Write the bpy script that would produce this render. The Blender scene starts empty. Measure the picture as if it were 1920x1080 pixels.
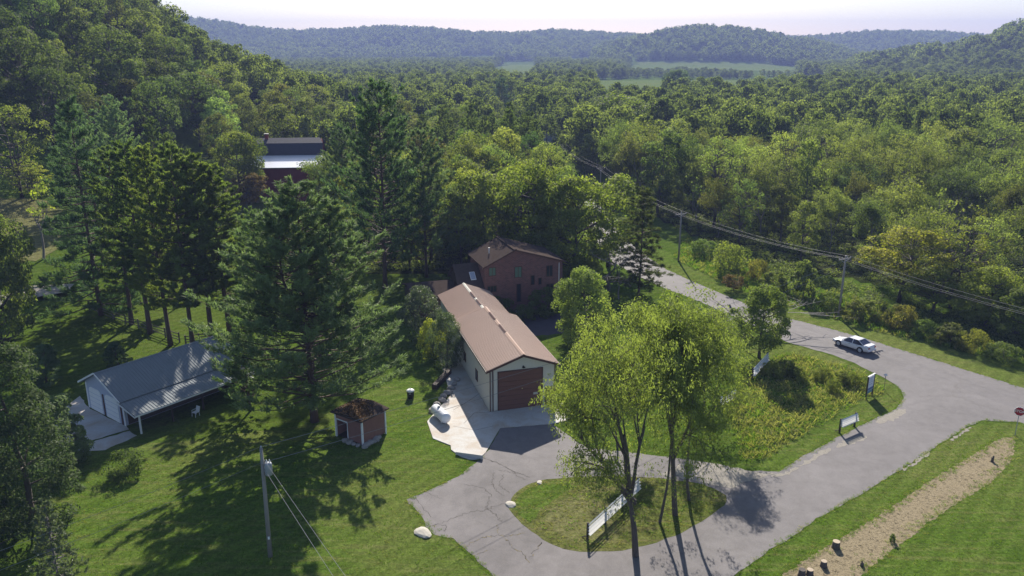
import bpy, math, random
import numpy as np
from mathutils import Vector, Matrix

# ------------------------------------------------------------------ camera, sky, sun, exposure
SC = bpy.context.scene
C = SC.collection
FPX, YH, CAMH = 1500.0, 88.0, 35.0
PITCH = math.atan((540 - YH) / FPX)
cam_d = bpy.data.cameras.new("camera"); cam = bpy.data.objects.new("camera", cam_d); C.objects.link(cam)
cam.location = (0, 0, CAMH); cam.rotation_euler = (math.pi / 2 - PITCH, 0, 0)
cam_d.sensor_width = 36; cam_d.lens = FPX / 1920 * 36; cam_d.clip_start = .5; cam_d.clip_end = 20000
SC.camera = cam
SUN_EL, SUN_AZ = math.radians(32), math.radians(2)      # azimuth measured from +Y (view direction) towards +X
W = bpy.data.worlds.new("World"); SC.world = W; W.use_nodes = True
wt = W.node_tree; sky = wt.nodes.new("ShaderNodeTexSky"); sky.sky_type = 'NISHITA'; sky.sun_disc = False
sky.sun_elevation = SUN_EL; sky.sun_rotation = SUN_AZ; sky.altitude = 250; sky.air_density = 1.0; sky.dust_density = .8; sky.ozone_density = 1.4
wt.links.new(sky.outputs[0], wt.nodes["Background"].inputs[0]); wt.nodes["Background"].inputs[1].default_value = 0.066
sun_d = bpy.data.lights.new("sun", 'SUN'); sun_d.energy = 4.6; sun_d.angle = math.radians(.53); sun_d.color = (1, .93, .82)
sun = bpy.data.objects.new("sun", sun_d); C.objects.link(sun)
sd = Vector((math.sin(SUN_AZ) * math.cos(SUN_EL), math.cos(SUN_AZ) * math.cos(SUN_EL), math.sin(SUN_EL)))
sun.rotation_euler = sd.to_track_quat('Z', 'Y').to_euler(); sun.location = (0, 0, 120)
SC.view_settings.view_transform = 'Standard'; SC.view_settings.look = 'None'
SC.view_settings.exposure = 1.1; SC.view_settings.gamma = 1.0
cy = SC.cycles
cy.max_bounces = 5; cy.diffuse_bounces = 2; cy.glossy_bounces = 2; cy.transmission_bounces = 4; cy.transparent_max_bounces = 6; cy.volume_bounces = 0
cy.use_denoising = True; cy.sample_clamp_indirect = 4
RNG = np.random.default_rng(7); random.seed(7)

# ------------------------------------------------------------------ terrain height and picking points of it
def ipol(x, xs, ys): return np.interp(x, xs, ys)
def px_ang(p): return np.arctan2((np.asarray(p, float) - 960), FPX * math.cos(PITCH) + (540 - 90) * math.sin(PITCH))
def vnoise(x, y, s, seed=0):
    x = np.asarray(x, float) / s + seed * 17.3; y = np.asarray(y, float) / s - seed * 9.1
    return (np.sin(x * 1.0 + 1.7 * np.sin(y * .8)) + np.sin(y * 1.13 + 1.3 * np.sin(x * .71 + 2)) + .5 * np.sin(2.1 * x + 1.1 * y) + .5 * np.sin(1.7 * y - 2.3 * x)) / 3
RIDGES = [  # skyline column, skyline row, distance, half depth
    ((-300, 150, 320, 400, 480, 560, 640, 720, 800, 880, 960, 1040, 1130, 1200, 1280, 1400), (40, 36, 40, 46, 57, 62, 59, 55, 58, 64, 66, 60, 64, 70, 80, 110), 2500, 560),
    ((1040, 1130, 1200, 1250, 1320, 1400, 1460, 1530, 1620, 1700), (120, 84, 72, 61, 54, 59, 70, 80, 100, 120), 1900, 360),
    ((1300, 1460, 1530, 1620, 1700, 1760, 1840, 2000, 2300), (90, 74, 72, 65, 65, 66, 72, 70, 66), 2700, 500),
    ((1480, 1560, 1640, 1720, 1800, 1840, 1880, 1920, 2050, 2300), (130, 118, 104, 94, 84, 76, 64, 57, 40, 30), 1150, 330),
]
def hterr(x, y):
    x = np.asarray(x, float); y = np.asarray(y, float)
    v = 150 * np.exp(-((x + 240) / 100) ** 2 - ((y - 250) / 130) ** 2) - 1.3
    h = np.maximum(0, v) ** 1.0
    r = np.hypot(x, y); a = np.arctan2(x, y)
    for cols, rows, r0, w in RIDGES:
        rr = r0 + 90 * vnoise(x, y, 330, 3)
        el = ipol(a, px_ang(cols), (YH - np.array(rows, float)) / FPX)
        pk = np.maximum(0, CAMH + r0 * el - 14)
        d = (r - rr) / np.where(r < rr, w, w * 2.2)
        spur = 1 + .22 * vnoise(x, y, 120, 5) * np.clip(np.abs(d) * 1.6, 0, 1)
        ang_in = np.clip((a - px_ang(cols[0])) / .06, 0, 1) * np.clip((px_ang(cols[-1]) - a) / .06, 0, 1)
        h = np.maximum(h, pk * np.exp(-d * d * 1.9) * spur * ang_in - 1.0)
    return np.where(np.cos(a) > -.1, h, 0)
def ray(px, py):
    dx = (px - 960) / FPX; dy = -(py - 540) / FPX
    return np.array([dx, math.cos(PITCH) + dy * math.sin(PITCH), -math.sin(PITCH) + dy * math.cos(PITCH)])
def G(px, py, z=0.0):
    d = ray(px, py); t = (z - CAMH) / d[2]; return (d[0] * t, d[1] * t)
def T(px, py):                                       # point of the terrain seen at a column and row of the photograph
    d = ray(px, py); ts = np.geomspace(25, 3500, 900)
    q = d[None, :] * ts[:, None]; gap = q[:, 2] + CAMH - hterr(q[:, 0], q[:, 1])
    i = int(np.argmax(gap < 0)); i = i if gap[i] < 0 else len(ts) - 1
    lo, hi = ts[max(i - 1, 0)], ts[i]
    for _ in range(20):
        m = (lo + hi) / 2; p = d * m
        if p[2] + CAMH - float(hterr(p[0], p[1])) < 0: hi = m
        else: lo = m
    p = d * hi; return (float(p[0]), float(p[1]))
def ztop(y, row):
    d = ray(960, row); return CAMH + y * d[2] / d[1]

# ------------------------------------------------------------------ materials
MATS = {}
def nmat(name):
    m = bpy.data.materials.new(name); m.use_nodes = True; nt = m.node_tree
    return m, nt, nt.nodes["Principled BSDF"], nt.nodes["Material Output"]
def noise(nt, scale, detail=4, rough=.55, dist=0, vec=None):
    n = nt.nodes.new("ShaderNodeTexNoise"); n.inputs["Scale"].default_value = scale; n.inputs["Detail"].default_value = detail
    n.inputs["Roughness"].default_value = rough; n.inputs["Distortion"].default_value = dist
    if vec is not None: nt.links.new(vec, n.inputs["Vector"])
    return n.outputs[0]
def coords(nt, which="Object"):
    return nt.nodes.new("ShaderNodeTexCoord").outputs[which]
def ramp(nt, fac, stops):
    r = nt.nodes.new("ShaderNodeValToRGB"); e = r.color_ramp.elements
    while len(e) < len(stops): e.new(.5)
    for k, (p, c) in zip(e, stops): k.position = p; k.color = (*c, 1)
    nt.links.new(fac, r.inputs[0]); return r.outputs[0]
def mix(nt, fac, a, b, mode='MIX'):
    m = nt.nodes.new("ShaderNodeMix"); m.data_type = 'RGBA'; m.blend_type = mode
    for s, v in ((0, fac), (6, a), (7, b)):
        if isinstance(v, (int, float)): m.inputs[s].default_value = v
        elif isinstance(v, tuple): m.inputs[s].default_value = (*v, 1)
        else: nt.links.new(v, m.inputs[s])
    return m.outputs[2]
def bump(nt, b, h, strength=.3, dist=.05):
    n = nt.nodes.new("ShaderNodeBump"); n.inputs["Strength"].default_value = strength; n.inputs["Distance"].default_value = dist
    nt.links.new(h, n.inputs["Height"]); nt.links.new(n.outputs[0], b.inputs["Normal"])
def paint(name, col, rough=.6, var=.12, scale=3.0, spec=.3, bumps=0):
    if name in MATS: return MATS[name]
    m, nt, b, o = nmat(name); co = coords(nt)
    c = mix(nt, noise(nt, scale, 5, .6, 0, co), tuple(v * (1 - var) for v in col), tuple(v * (1 + var) for v in col))
    nt.links.new(c, b.inputs["Base Color"]); b.inputs["Roughness"].default_value = rough; b.inputs["Specular IOR Level"].default_value = spec
    if bumps: bump(nt, b, noise(nt, scale * 8, 4, .6, 0, co), bumps, .03)
    MATS[name] = m; return m
def math_node(nt, op, a, b_=None):
    n = nt.nodes.new("ShaderNodeMath"); n.operation = op
    for i, v in enumerate((a, b_)):
        if v is None: continue
        if isinstance(v, (int, float)): n.inputs[i].default_value = v
        else: nt.links.new(v, n.inputs[i])
    return n.outputs[0]
def leaf_mat(name, dark, light, transl=.45, rough=.7, spec=.12, tcol=(1.35, 1.5, .55)):
    m, nt, b, o = nmat(name)
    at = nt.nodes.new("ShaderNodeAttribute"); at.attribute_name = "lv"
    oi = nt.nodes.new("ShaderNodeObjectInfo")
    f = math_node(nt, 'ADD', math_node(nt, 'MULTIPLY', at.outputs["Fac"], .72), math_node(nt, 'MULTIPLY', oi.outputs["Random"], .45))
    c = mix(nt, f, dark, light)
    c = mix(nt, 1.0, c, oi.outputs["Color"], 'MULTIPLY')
    nt.links.new(c, b.inputs["Base Color"]); b.inputs["Roughness"].default_value = rough; b.inputs["Specular IOR Level"].default_value = spec
    tr = nt.nodes.new("ShaderNodeBsdfTranslucent"); nt.links.new(mix(nt, 1.0, c, tcol, 'MULTIPLY'), tr.inputs[0])
    ms = nt.nodes.new("ShaderNodeMixShader"); ms.inputs[0].default_value = transl
    nt.links.new(b.outputs[0], ms.inputs[1]); nt.links.new(tr.outputs[0], ms.inputs[2]); nt.links.new(ms.outputs[0], o.inputs[0])
    MATS[name] = m; return m
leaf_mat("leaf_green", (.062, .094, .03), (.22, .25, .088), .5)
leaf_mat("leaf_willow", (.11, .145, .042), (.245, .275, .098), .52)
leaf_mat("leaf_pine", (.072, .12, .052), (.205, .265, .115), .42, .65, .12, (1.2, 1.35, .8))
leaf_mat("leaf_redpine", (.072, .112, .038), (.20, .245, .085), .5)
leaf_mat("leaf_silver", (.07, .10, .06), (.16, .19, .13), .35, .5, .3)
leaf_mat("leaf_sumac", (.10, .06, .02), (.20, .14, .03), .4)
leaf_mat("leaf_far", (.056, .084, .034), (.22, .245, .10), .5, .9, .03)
leaf_mat("grass_blade", (.07, .13, .018), (.17, .25, .042), .45)
leaf_mat("grass_dry", (.15, .16, .05), (.32, .30, .13), .45)
leaf_mat("dead_leaf", (.10, .05, .025), (.26, .16, .07), .15)
def bark_mat(name, a, b2):
    m, nt, b, o = nmat(name); co = coords(nt)
    mp = nt.nodes.new("ShaderNodeMapping"); mp.inputs["Scale"].default_value = (6, 6, 1.2); nt.links.new(co, mp.inputs[0])
    n = noise(nt, 1.5, 6, .65, .3, mp.outputs[0])
    nt.links.new(mix(nt, n, a, b2), b.inputs["Base Color"]); b.inputs["Roughness"].default_value = .9; bump(nt, b, n, .6, .06); MATS[name] = m
bark_mat("bark", (.045, .036, .03), (.13, .11, .095)); bark_mat("bark_pine", (.05, .035, .03), (.15, .10, .08)); bark_mat("bark_grey", (.10, .09, .085), (.24, .22, .21))
bark_mat("pole_wood", (.17, .155, .14), (.33, .31, .29)); bark_mat("fence_wood", (.09, .075, .06), (.2, .17, .14))

def grass_ground(name, c1, c2, c3, c4):
    m, nt, b, o = nmat(name); co = coords(nt, "Object")
    big = noise(nt, .035, 3, .5, .4, co); mid = noise(nt, .35, 5, .65, .6, co); fine = noise(nt, 3.2, 6, .8, .4, co)
    mp = nt.nodes.new("ShaderNodeMapping"); mp.inputs["Scale"].default_value = (.25, 2.2, 1); mp.inputs["Rotation"].default_value = (0, 0, .9); nt.links.new(co, mp.inputs[0])
    streak = noise(nt, .8, 3, .6, .4, mp.outputs[0])
    a = mix(nt, ramp(nt, mid, [(.3, (0, 0, 0)), (.7, (1, 1, 1))]), c1, c2)
    a = mix(nt, ramp(nt, big, [(.45, (0, 0, 0)), (.72, (1, 1, 1))]), a, c3)
    a = mix(nt, math_node(nt, 'MULTIPLY', ramp(nt, streak, [(.48, (0, 0, 0)), (.7, (1, 1, 1))]), .55), a, c4)
    a = mix(nt, ramp(nt, fine, [(.36, (.42, .42, .42)), (.6, (1.0, 1.0, 1.0)), (.8, (1.0, 1.0, 1.0))]), (0, 0, 0), a)
    wv = nt.nodes.new("ShaderNodeTexWave"); wv.inputs["Scale"].default_value = .22; wv.inputs["Distortion"].default_value = 2.5; wv.inputs["Detail"].default_value = 2; mp2 = nt.nodes.new("ShaderNodeMapping"); mp2.inputs["Rotation"].default_value = (0, 0, .75); nt.links.new(co, mp2.inputs[0]); nt.links.new(mp2.outputs[0], wv.inputs["Vector"])
    a = mix(nt, ramp(nt, wv.outputs[1], [(.2, (.84, .86, .84)), (.8, (1, 1, 1))]), (0, 0, 0), a)
    nt.links.new(a, b.inputs["Base Color"]); b.inputs["Roughness"].default_value = 1; b.inputs["Specular IOR Level"].default_value = 0
    bump(nt, b, noise(nt, 7, 6, .8, .2, co), .9, .12); MATS[name] = m
grass_ground("ground", (.075, .135, .016), (.11, .175, .026), (.12, .17, .03), (.16, .18, .055))
grass_ground("lawn", (.085, .152, .02), (.14, .215, .034), (.185, .215, .058), (.24, .235, .09))
grass_ground("dry_lawn", (.13, .17, .035), (.18, .20, .06), (.22, .19, .09), (.25, .20, .11))
grass_ground("field", (.13, .20, .04), (.16, .22, .05), (.18, .22, .06), (.2, .22, .07))
grass_ground("meadow", (.17, .19, .06), (.22, .22, .09), (.26, .24, .11), (.28, .25, .13))
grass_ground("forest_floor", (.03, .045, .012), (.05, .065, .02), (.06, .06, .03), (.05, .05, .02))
def dirt_mat(name, a, b2, c3, sc=1.0, bs=.8):
    m, nt, b, o = nmat(name); co = coords(nt)
    n1 = noise(nt, .9 * sc, 6, .7, .6, co); n2 = noise(nt, 9 * sc, 5, .75, .2, co)
    c = mix(nt, n1, a, b2); c = mix(nt, ramp(nt, n2, [(.36, (1, 1, 1)), (.5, (0, 0, 0))]), c, c3)
    nt.links.new(c, b.inputs["Base Color"]); b.inputs["Roughness"].default_value = .95; b.inputs["Specular IOR Level"].default_value = .1
    bump(nt, b, n2, bs, .1); MATS[name] = m
dirt_mat("dirt", (.23, .185, .115), (.32, .265, .17), (.13, .105, .06), .7); dirt_mat("gravel", (.28, .255, .22), (.37, .34, .29), (.2, .185, .165), 1.5)
dirt_mat("mulch", (.19, .15, .075), (.26, .22, .11), (.14, .12, .06))
def asphalt(name, base, var, crack):
    m, nt, b, o = nmat(name); co = coords(nt)
    big = noise(nt, .10, 6, .65, 1.2, co); mid = noise(nt, .9, 5, .7, .5, co); fine = noise(nt, 9, 4, .85, 0, co)
    c = mix(nt, ramp(nt, big, [(.3, (0, 0, 0)), (.7, (1, 1, 1))]), tuple(v * (1 - var) for v in base), tuple(v * (1 + var) for v in base))
    c = mix(nt, ramp(nt, mid, [(.35, (.84, .84, .86)), (.65, (1.05, 1.04, 1.02))]), (0, 0, 0), c)
    c = mix(nt, ramp(nt, fine, [(.3, (0, 0, 0)), (.7, (1, 1, 1))]), mix(nt, 1.0, c, (.74, .74, .74), 'MULTIPLY'), c)
    if crack:
        nz = nt.nodes.new("ShaderNodeTexNoise"); nz.inputs["Scale"].default_value = .7; nz.inputs["Detail"].default_value = 5; nt.links.new(co, nz.inputs["Vector"])
        va = nt.nodes.new("ShaderNodeVectorMath"); va.operation = 'MULTIPLY_ADD'; nt.links.new(nz.outputs[1], va.inputs[0]); va.inputs[1].default_value = (1.6, 1.6, 0); nt.links.new(co, va.inputs[2])
        vo = nt.nodes.new("ShaderNodeTexVoronoi"); vo.feature = 'DISTANCE_TO_EDGE'; vo.inputs["Scale"].default_value = crack; nt.links.new(va.outputs[0], vo.inputs["Vector"])
        msk = math_node(nt, 'MULTIPLY', ramp(nt, vo.outputs[0], [(0, (1, 1, 1)), (.009, (0, 0, 0))]), ramp(nt, noise(nt, .22, 3, .5, 0, co), [(.5, (0, 0, 0)), (.66, (.6, .6, .6))]))
        c = mix(nt, msk, c, (.10, .09, .08))
    nt.links.new(c, b.inputs["Base Color"]); b.inputs["Roughness"].default_value = .85; b.inputs["Specular IOR Level"].default_value = .25
    bump(nt, b, fine, .35, .02); MATS[name] = m
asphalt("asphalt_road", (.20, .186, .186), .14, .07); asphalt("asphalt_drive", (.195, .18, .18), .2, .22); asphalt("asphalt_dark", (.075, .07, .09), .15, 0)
def concrete_mat():
    m, nt, b, o = nmat("concrete"); co = coords(nt)
    n = noise(nt, .5, 6, .65, .7, co); f = noise(nt, 11, 4, .7, 0, co)
    c = mix(nt, ramp(nt, n, [(.42, (0, 0, 0)), (.68, (1, 1, 1))]), (.50, .49, .47), (.42, .35, .28))
    c = mix(nt, ramp(nt, f, [(.3, (.86, .86, .86)), (.6, (1, 1, 1))]), (0, 0, 0), c)
    nt.links.new(c, b.inputs["Base Color"]); b.inputs["Roughness"].default_value = .85; bump(nt, b, f, .2, .02); MATS["concrete"] = m
concrete_mat()
def brick_mat():
    m, nt, b, o = nmat("brick"); co = coords(nt)
    s = nt.nodes.new("ShaderNodeSeparateXYZ"); nt.links.new(co, s.inputs[0]); k = nt.nodes.new("ShaderNodeCombineXYZ")
    nt.links.new(math_node(nt, 'ADD', s.outputs[0], s.outputs[1]), k.inputs[0]); nt.links.new(s.outputs[2], k.inputs[1])
    br = nt.nodes.new("ShaderNodeTexBrick"); br.inputs["Scale"].default_value = 1; br.inputs["Brick Width"].default_value = .4; br.inputs["Row Height"].default_value = .16
    br.inputs["Mortar Size"].default_value = .022; br.inputs["Color1"].default_value = (.23, .085, .068, 1); br.inputs["Color2"].default_value = (.14, .058, .05, 1); br.inputs["Mortar"].default_value = (.17, .13, .12, 1)
    nt.links.new(k.outputs[0], br.inputs["Vector"])
    c = mix(nt, noise(nt, 1.2, 5, .7, 0, co), mix(nt, 1.0, br.outputs[0], (.7, .7, .7), 'MULTIPLY'), mix(nt, 1.0, br.outputs[0], (1.25, 1.25, 1.25), 'MULTIPLY'))
    nt.links.new(c, b.inputs["Base Color"]); b.inputs["Roughness"].default_value = .9; bump(nt, b, br.outputs[1], -.4, .02); MATS["brick"] = m
brick_mat()
def glass_mat(name, col, rough=.08):
    m, nt, b, o = nmat(name); b.inputs["Base Color"].default_value = (*col, 1); b.inputs["Roughness"].default_value = rough; b.inputs["Specular IOR Level"].default_value = .8; MATS[name] = m
glass_mat("glass", (.02, .025, .035)); glass_mat("glass_car", (.02, .02, .05), .05); glass_mat("skylight_glass", (.35, .4, .5), .1)
paint("roof_brown", (.43, .285, .215), .5, .06, .5, .4); paint("roof_brown_dark", (.11, .055, .045), .5)
paint("roof_slate", (.20, .222, .232), .65, .1, .6, .15); paint("roof_shingle", (.07, .055, .048), 1.0, .35, 2.2, 0, .3); paint("roof_white", (.8, .8, .82), .32, .05, 3, .9); MATS["roof_white"].node_tree.nodes["Principled BSDF"].inputs["Metallic"].default_value = .5
paint("siding_cream", (.62, .60, .52), .55, .05); paint("siding_blue", (.42, .46, .58), .55, .06); paint("white_paint", (.76, .76, .76), .5, .05); paint("door_brown", (.15, .07, .05), .5, .1, 1.5); paint("trim_brown", (.09, .045, .035), .5)
paint("barn_red", (.20, .03, .03), .7, .25, 1.5); paint("barn_roof", (.045, .045, .06), .7, .25, 1.5); paint("shed_brown", (.27, .14, .11), .75, .2, 2); paint("tank_white", (.74, .75, .77), .35, .05)
paint("old_white", (.6, .6, .58), .7, .25, 5); paint("black_metal", (.02, .02, .022), .4); paint("dark_wood", (.06, .045, .035), .8, .3); paint("grey_metal", (.32, .34, .37), .4, .1); paint("wire", (.22, .22, .23), .6, .05); paint("car_paint", (.70, .70, .74), .22, .02, 1, .6)
paint("tyre", (.02, .02, .02), .8); paint("rim", (.5, .5, .52), .3); paint("red_light", (.35, .02, .02), .2); paint("lamp_clear", (.75, .75, .78), .15); paint("stop_red", (.40, .02, .035), .45, .05); paint("rock", (.30, .28, .26), .9, .35, 3, .2, .6)
paint("pale_rock", (.46, .43, .37), .9, .25, 3, .2, .5); paint("stump_top", (.42, .34, .25), .8, .3, 6); paint("sign_face", (.62, .63, .72), .5, .05); paint("sign_blue", (.10, .14, .32), .5); paint("sign_print", (.40, .43, .58), .5); paint("sign_teal", (.10, .22, .26), .5); paint("crack_dark", (.095, .085, .078), .95); paint("asphalt_pale", (.40, .37, .32), .9, .25, 2); paint("curtain_green", (.10, .17, .12), .6); paint("yellow_dot", (.6, .5, .2), .6); paint("window_frame_brown", (.10, .05, .04), .6)

# ------------------------------------------------------------------ mesh helpers
class MB:
    def __init__(s): s.v = []; s.f = []
    def add(s, vs, fs):
        n = len(s.v); s.v += [tuple(v) for v in vs]; s.f += [tuple(i + n for i in f) for f in fs]; return s
    def box(s, x0, x1, y0, y1, z0, z1):
        return s.add([(x0, y0, z0), (x1, y0, z0), (x1, y1, z0), (x0, y1, z0), (x0, y0, z1), (x1, y0, z1), (x1, y1, z1), (x0, y1, z1)],
                     [(0, 3, 2, 1), (4, 5, 6, 7), (0, 1, 5, 4), (1, 2, 6, 5), (2, 3, 7, 6), (3, 0, 4, 7)])
    def prism(s, poly, a, b):                          # poly: points (x, z), swept along y from a to b
        n = len(poly)
        return s.add([(x, a, z) for x, z in poly] + [(x, b, z) for x, z in poly],
                     [tuple(range(n)), tuple(range(2 * n - 1, n - 1, -1))] + [(i, i + n, (i + 1) % n + n, (i + 1) % n) for i in range(n)])
    def slab(s, q, th):                                # a plate under four corners (thickness along its normal)
        q = [Vector(p) for p in q]; n = (q[1] - q[0]).cross(q[3] - q[0]).normalized() * th
        return s.add(q + [p - n for p in q], [(0, 1, 2, 3), (7, 6, 5, 4), (0, 4, 5, 1), (1, 5, 6, 2), (2, 6, 7, 3), (3, 7, 4, 0)])
    def tube(s, pts, rad, n=6, cap=True):
        pts = [Vector(p) for p in pts]; rad = rad if isinstance(rad, (list, tuple)) else [rad] * len(pts); vs = []
        for i, p in enumerate(pts):
            t = (pts[min(i + 1, len(pts) - 1)] - pts[max(i - 1, 0)]).normalized()
            a = t.cross(Vector((.31, .17, .94)) if abs(t.z) < .9 else Vector((1, .2, 0))).normalized(); b = t.cross(a)
            vs += [p + (a * math.cos(2 * math.pi * k / n) + b * math.sin(2 * math.pi * k / n)) * rad[i] for k in range(n)]
        fs = [(i * n + k, i * n + (k + 1) % n, (i + 1) * n + (k + 1) % n, (i + 1) * n + k) for i in range(len(pts) - 1) for k in range(n)]
        if cap: fs += [tuple(range(n - 1, -1, -1)), tuple(range((len(pts) - 1) * n, len(pts) * n))]
        return s.add(vs, fs)
    def lathe(s, prof, n=16, axis='z', org=(0, 0, 0)):  # prof: (r, h)
        vs = []
        for r, h in prof:
            for k in range(n):
                a = 2 * math.pi * k / n; c, d = r * math.cos(a), r * math.sin(a)
                p = (c, d, h) if axis == 'z' else ((h, c, d) if axis == 'x' else (c, h, d))
                vs.append((p[0] + org[0], p[1] + org[1], p[2] + org[2]))
        fs = [(i * n + k, i * n + (k + 1) % n, (i + 1) * n + (k + 1) % n, (i + 1) * n + k) for i in range(len(prof) - 1) for k in range(n)]
        return s.add(vs, fs + [tuple(range(n - 1, -1, -1)), tuple(range((len(prof) - 1) * n, len(prof) * n))])
    def mesh(s, name, mat, smooth=False):
        me = bpy.data.meshes.new(name); me.from_pydata(s.v, [], s.f); me.validate(); me.materials.append(MATS[mat])
        if smooth: me.polygons.foreach_set("use_smooth", [True] * len(me.polygons))
        me.update(); return me
    def build(s, name, mat, parent=None, smooth=False, kind=None):
        return link(name, s.mesh(name, mat, smooth), parent, kind)
def link(name, me, parent=None, kind=None):
    o = bpy.data.objects.new(name, me); C.objects.link(o)
    if parent is not None: o.parent = parent
    if kind: o["kind"] = kind
    return o
def tag(o, label, cat, group=None):
    o["label"] = label; o["category"] = cat
    if group: o["group"] = group
    return o
def thing(name, label, cat, loc=(0, 0, 0), rz=0, group=None):
    o = bpy.data.objects.new(name, None); C.objects.link(o); o.location = loc; o.rotation_euler = (0, 0, rz); o.empty_display_size = .2
    return tag(o, label, cat, group)
def inside(poly, x, y):
    poly = np.asarray(poly, float); x = np.asarray(x, float); y = np.asarray(y, float); r = np.zeros(x.shape, bool); n = len(poly); j = n - 1
    for i in range(n):
        xi, yi = poly[i]; xj, yj = poly[j]
        r ^= ((yi > y) != (yj > y)) & (x < (xj - xi) * (y - yi) / (yj - yi + 1e-12) + xi); j = i
    return r
def rough_edge(poly, step=.6, amp=.08, seed=0):
    rg = np.random.default_rng(seed); out = []
    for i in range(len(poly)):
        a = np.array(poly[i]); b = np.array(poly[(i + 1) % len(poly)]); n = max(1, int(np.linalg.norm(b - a) / step)); d = (b - a) / max(np.linalg.norm(b - a), 1e-6); nn = np.array([-d[1], d[0]])
        for k in range(n):
            out.append(tuple(a + (b - a) * k / n + nn * rg.normal(0, amp)))
    return out
def smooth_poly(poly, it=2):
    for _ in range(it):
        q = []
        for i in range(len(poly)):
            a = np.array(poly[i]); b = np.array(poly[(i + 1) % len(poly)]); q += [tuple(a * .75 + b * .25), tuple(a * .25 + b * .75)]
        poly = q
    return poly
def sheet(name, poly, mat, z, amp=.06, step=.6, seed=1, sm=0, parent=None):
    if sm: poly = smooth_poly(poly, sm)
    p = rough_edge(poly, step, amp, seed) if amp else poly
    ar = sum(p[i][0] * p[(i + 1) % len(p)][1] - p[(i + 1) % len(p)][0] * p[i][1] for i in range(len(p)))
    if ar < 0: p = p[::-1]
    me = bpy.data.meshes.new(name); me.from_pydata([(x, y, z) for x, y in p], [], [tuple(range(len(p)))]); me.materials.append(MATS[mat]); me.update()
    o = link(name, me, parent); 
    if parent is None: o["kind"] = "structure"
    return o
def drape(name, poly, mat, dz, step):
    poly = np.array(poly); x = np.arange(poly[:, 0].min(), poly[:, 0].max() + step, step); y = np.arange(poly[:, 1].min(), poly[:, 1].max() + step, step)
    X, Y = np.meshgrid(x, y, indexing='ij'); Z = hterr(X, Y) + dz; nx, ny = X.shape
    cx = (X[:-1, :-1] + X[1:, 1:]) / 2; cyy = (Y[:-1, :-1] + Y[1:, 1:]) / 2; m = inside(poly, cx + .8 * step * vnoise(cx, cyy, step * 2.5), cyy)
    I = np.arange(nx * ny).reshape(nx, ny); f = np.stack([I[:-1, :-1][m], I[1:, :-1][m], I[1:, 1:][m], I[:-1, 1:][m]], 1)
    me = bpy.data.meshes.new(name); me.from_pydata(np.stack([X.ravel(), Y.ravel(), Z.ravel()], 1).tolist(), [], f.tolist()); me.materials.append(MATS[mat]); me.update()
    o = link(name, me); o["kind"] = "structure"; return o

# ------------------------------------------------------------------ ground, roads, pavements
def ground():
    A = np.concatenate([np.linspace(-math.pi, -.95, 26, endpoint=False), np.linspace(-.95, .95, 330), np.linspace(.95, math.pi, 26)[1:-1]])
    R = np.concatenate([[0.01], np.linspace(20, 120, 11), np.linspace(130, 480, 60), np.geomspace(495, 4600, 110)])
    a, r = np.meshgrid(A, R, indexing='ij'); X = r * np.sin(a); Y = r * np.cos(a); Z = hterr(X, Y); na, nr = X.shape
    I = np.arange(na * nr).reshape(na, nr); J = np.roll(I, -1, 0)
    f = np.stack([I[:, :-1], I[:, 1:], J[:, 1:], J[:, :-1]], -1).reshape(-1, 4)
    me = bpy.data.meshes.new("ground"); me.from_pydata(np.stack([X.ravel(), Y.ravel(), Z.ravel()], 1).tolist(), [], f.tolist()); me.materials.append(MATS["ground"])
    me.polygons.foreach_set("use_smooth", [True] * len(me.polygons)); me.update()
    o = link("ground", me); o["kind"] = "structure"
ground()
gp = lambda *pts: [G(*p) for p in pts]
# mown lawn sheets
sheet("lawn", gp((1395, 1070), (1533, 976), (1647, 910), (1747, 846), (1813, 803), (1843, 791), (1913, 795)) + [(54, 66), (64, 52), (60, 20), (2, 20), (5.5, 38)], "lawn", .004, .05, .7, 3)
sheet("lawn", gp((925, 1085), (760, 940), (800, 920), (905, 850), (805, 800), (815, 772), (850, 700), (790, 690), (560, 800), (300, 830), (150, 840), (60, 1000)) + [(-24, 38), (-20, 28), (-2, 30)], "lawn", .004, .05, .7, 4)
MAIN_N = [(86, 42), G(1920, 728), G(1800, 690), G(1640, 640), G(1560, 617), G(1480, 597), G(1400, 570), G(1300, 528), G(1250, 505), G(1200, 472), G(1165, 440), G(1140, 410), (20.5, 190), (14, 230), (4, 270)]
MAIN_S = [(-4, 268), (8, 228), (13.5, 190), G(1102, 412), G(1112, 445), G(1150, 492), G(1200, 520), G(1250, 542), G(1300, 560), G(1390, 600), G(1480, 643), G(1560, 665), G(1600, 680), G(1650, 705)]
SIDE_W = [G(1677, 720), G(1690, 732), G(1695, 747), G(1680, 767), G(1640, 785), G(1570, 820), G(1513, 852), G(1462, 884), G(1410, 884), G(1347, 870), G(1290, 862), G(1200, 850), G(1100, 840), G(1036, 795)]
DRIVE = [G(938, 803), G(917, 843), G(905, 853), G(893, 868), G(860, 893), G(800, 921), G(762, 937), G(795, 972), G(799, 990), G(815, 1003), G(850, 1010), G(880, 1036), G(925, 1080), (-.5, 44), (.5, 39), (5.5, 39)]
SIDE_E = [G(1395, 1064), G(1533, 973), G(1647, 907), G(1747, 843), G(1813, 800), G(1843, 788), G(1913, 792), (58, 61), (80, 34)]
sheet("road", MAIN_N + MAIN_S + SIDE_W[:9] + [G(1375, 905), G(1375, 935), G(1300, 1010), (8, 47), (2, 43), (6.9, 39.8)] + SIDE_E, "asphalt_road", .012, .05, .6, 5)
sheet("driveway", SIDE_W[7:] + DRIVE + [(9.5, 46), G(1310, 1010), G(1385, 940), G(1385, 905), G(1440, 890)], "asphalt_drive", .016, .05, .6, 6)
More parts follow.
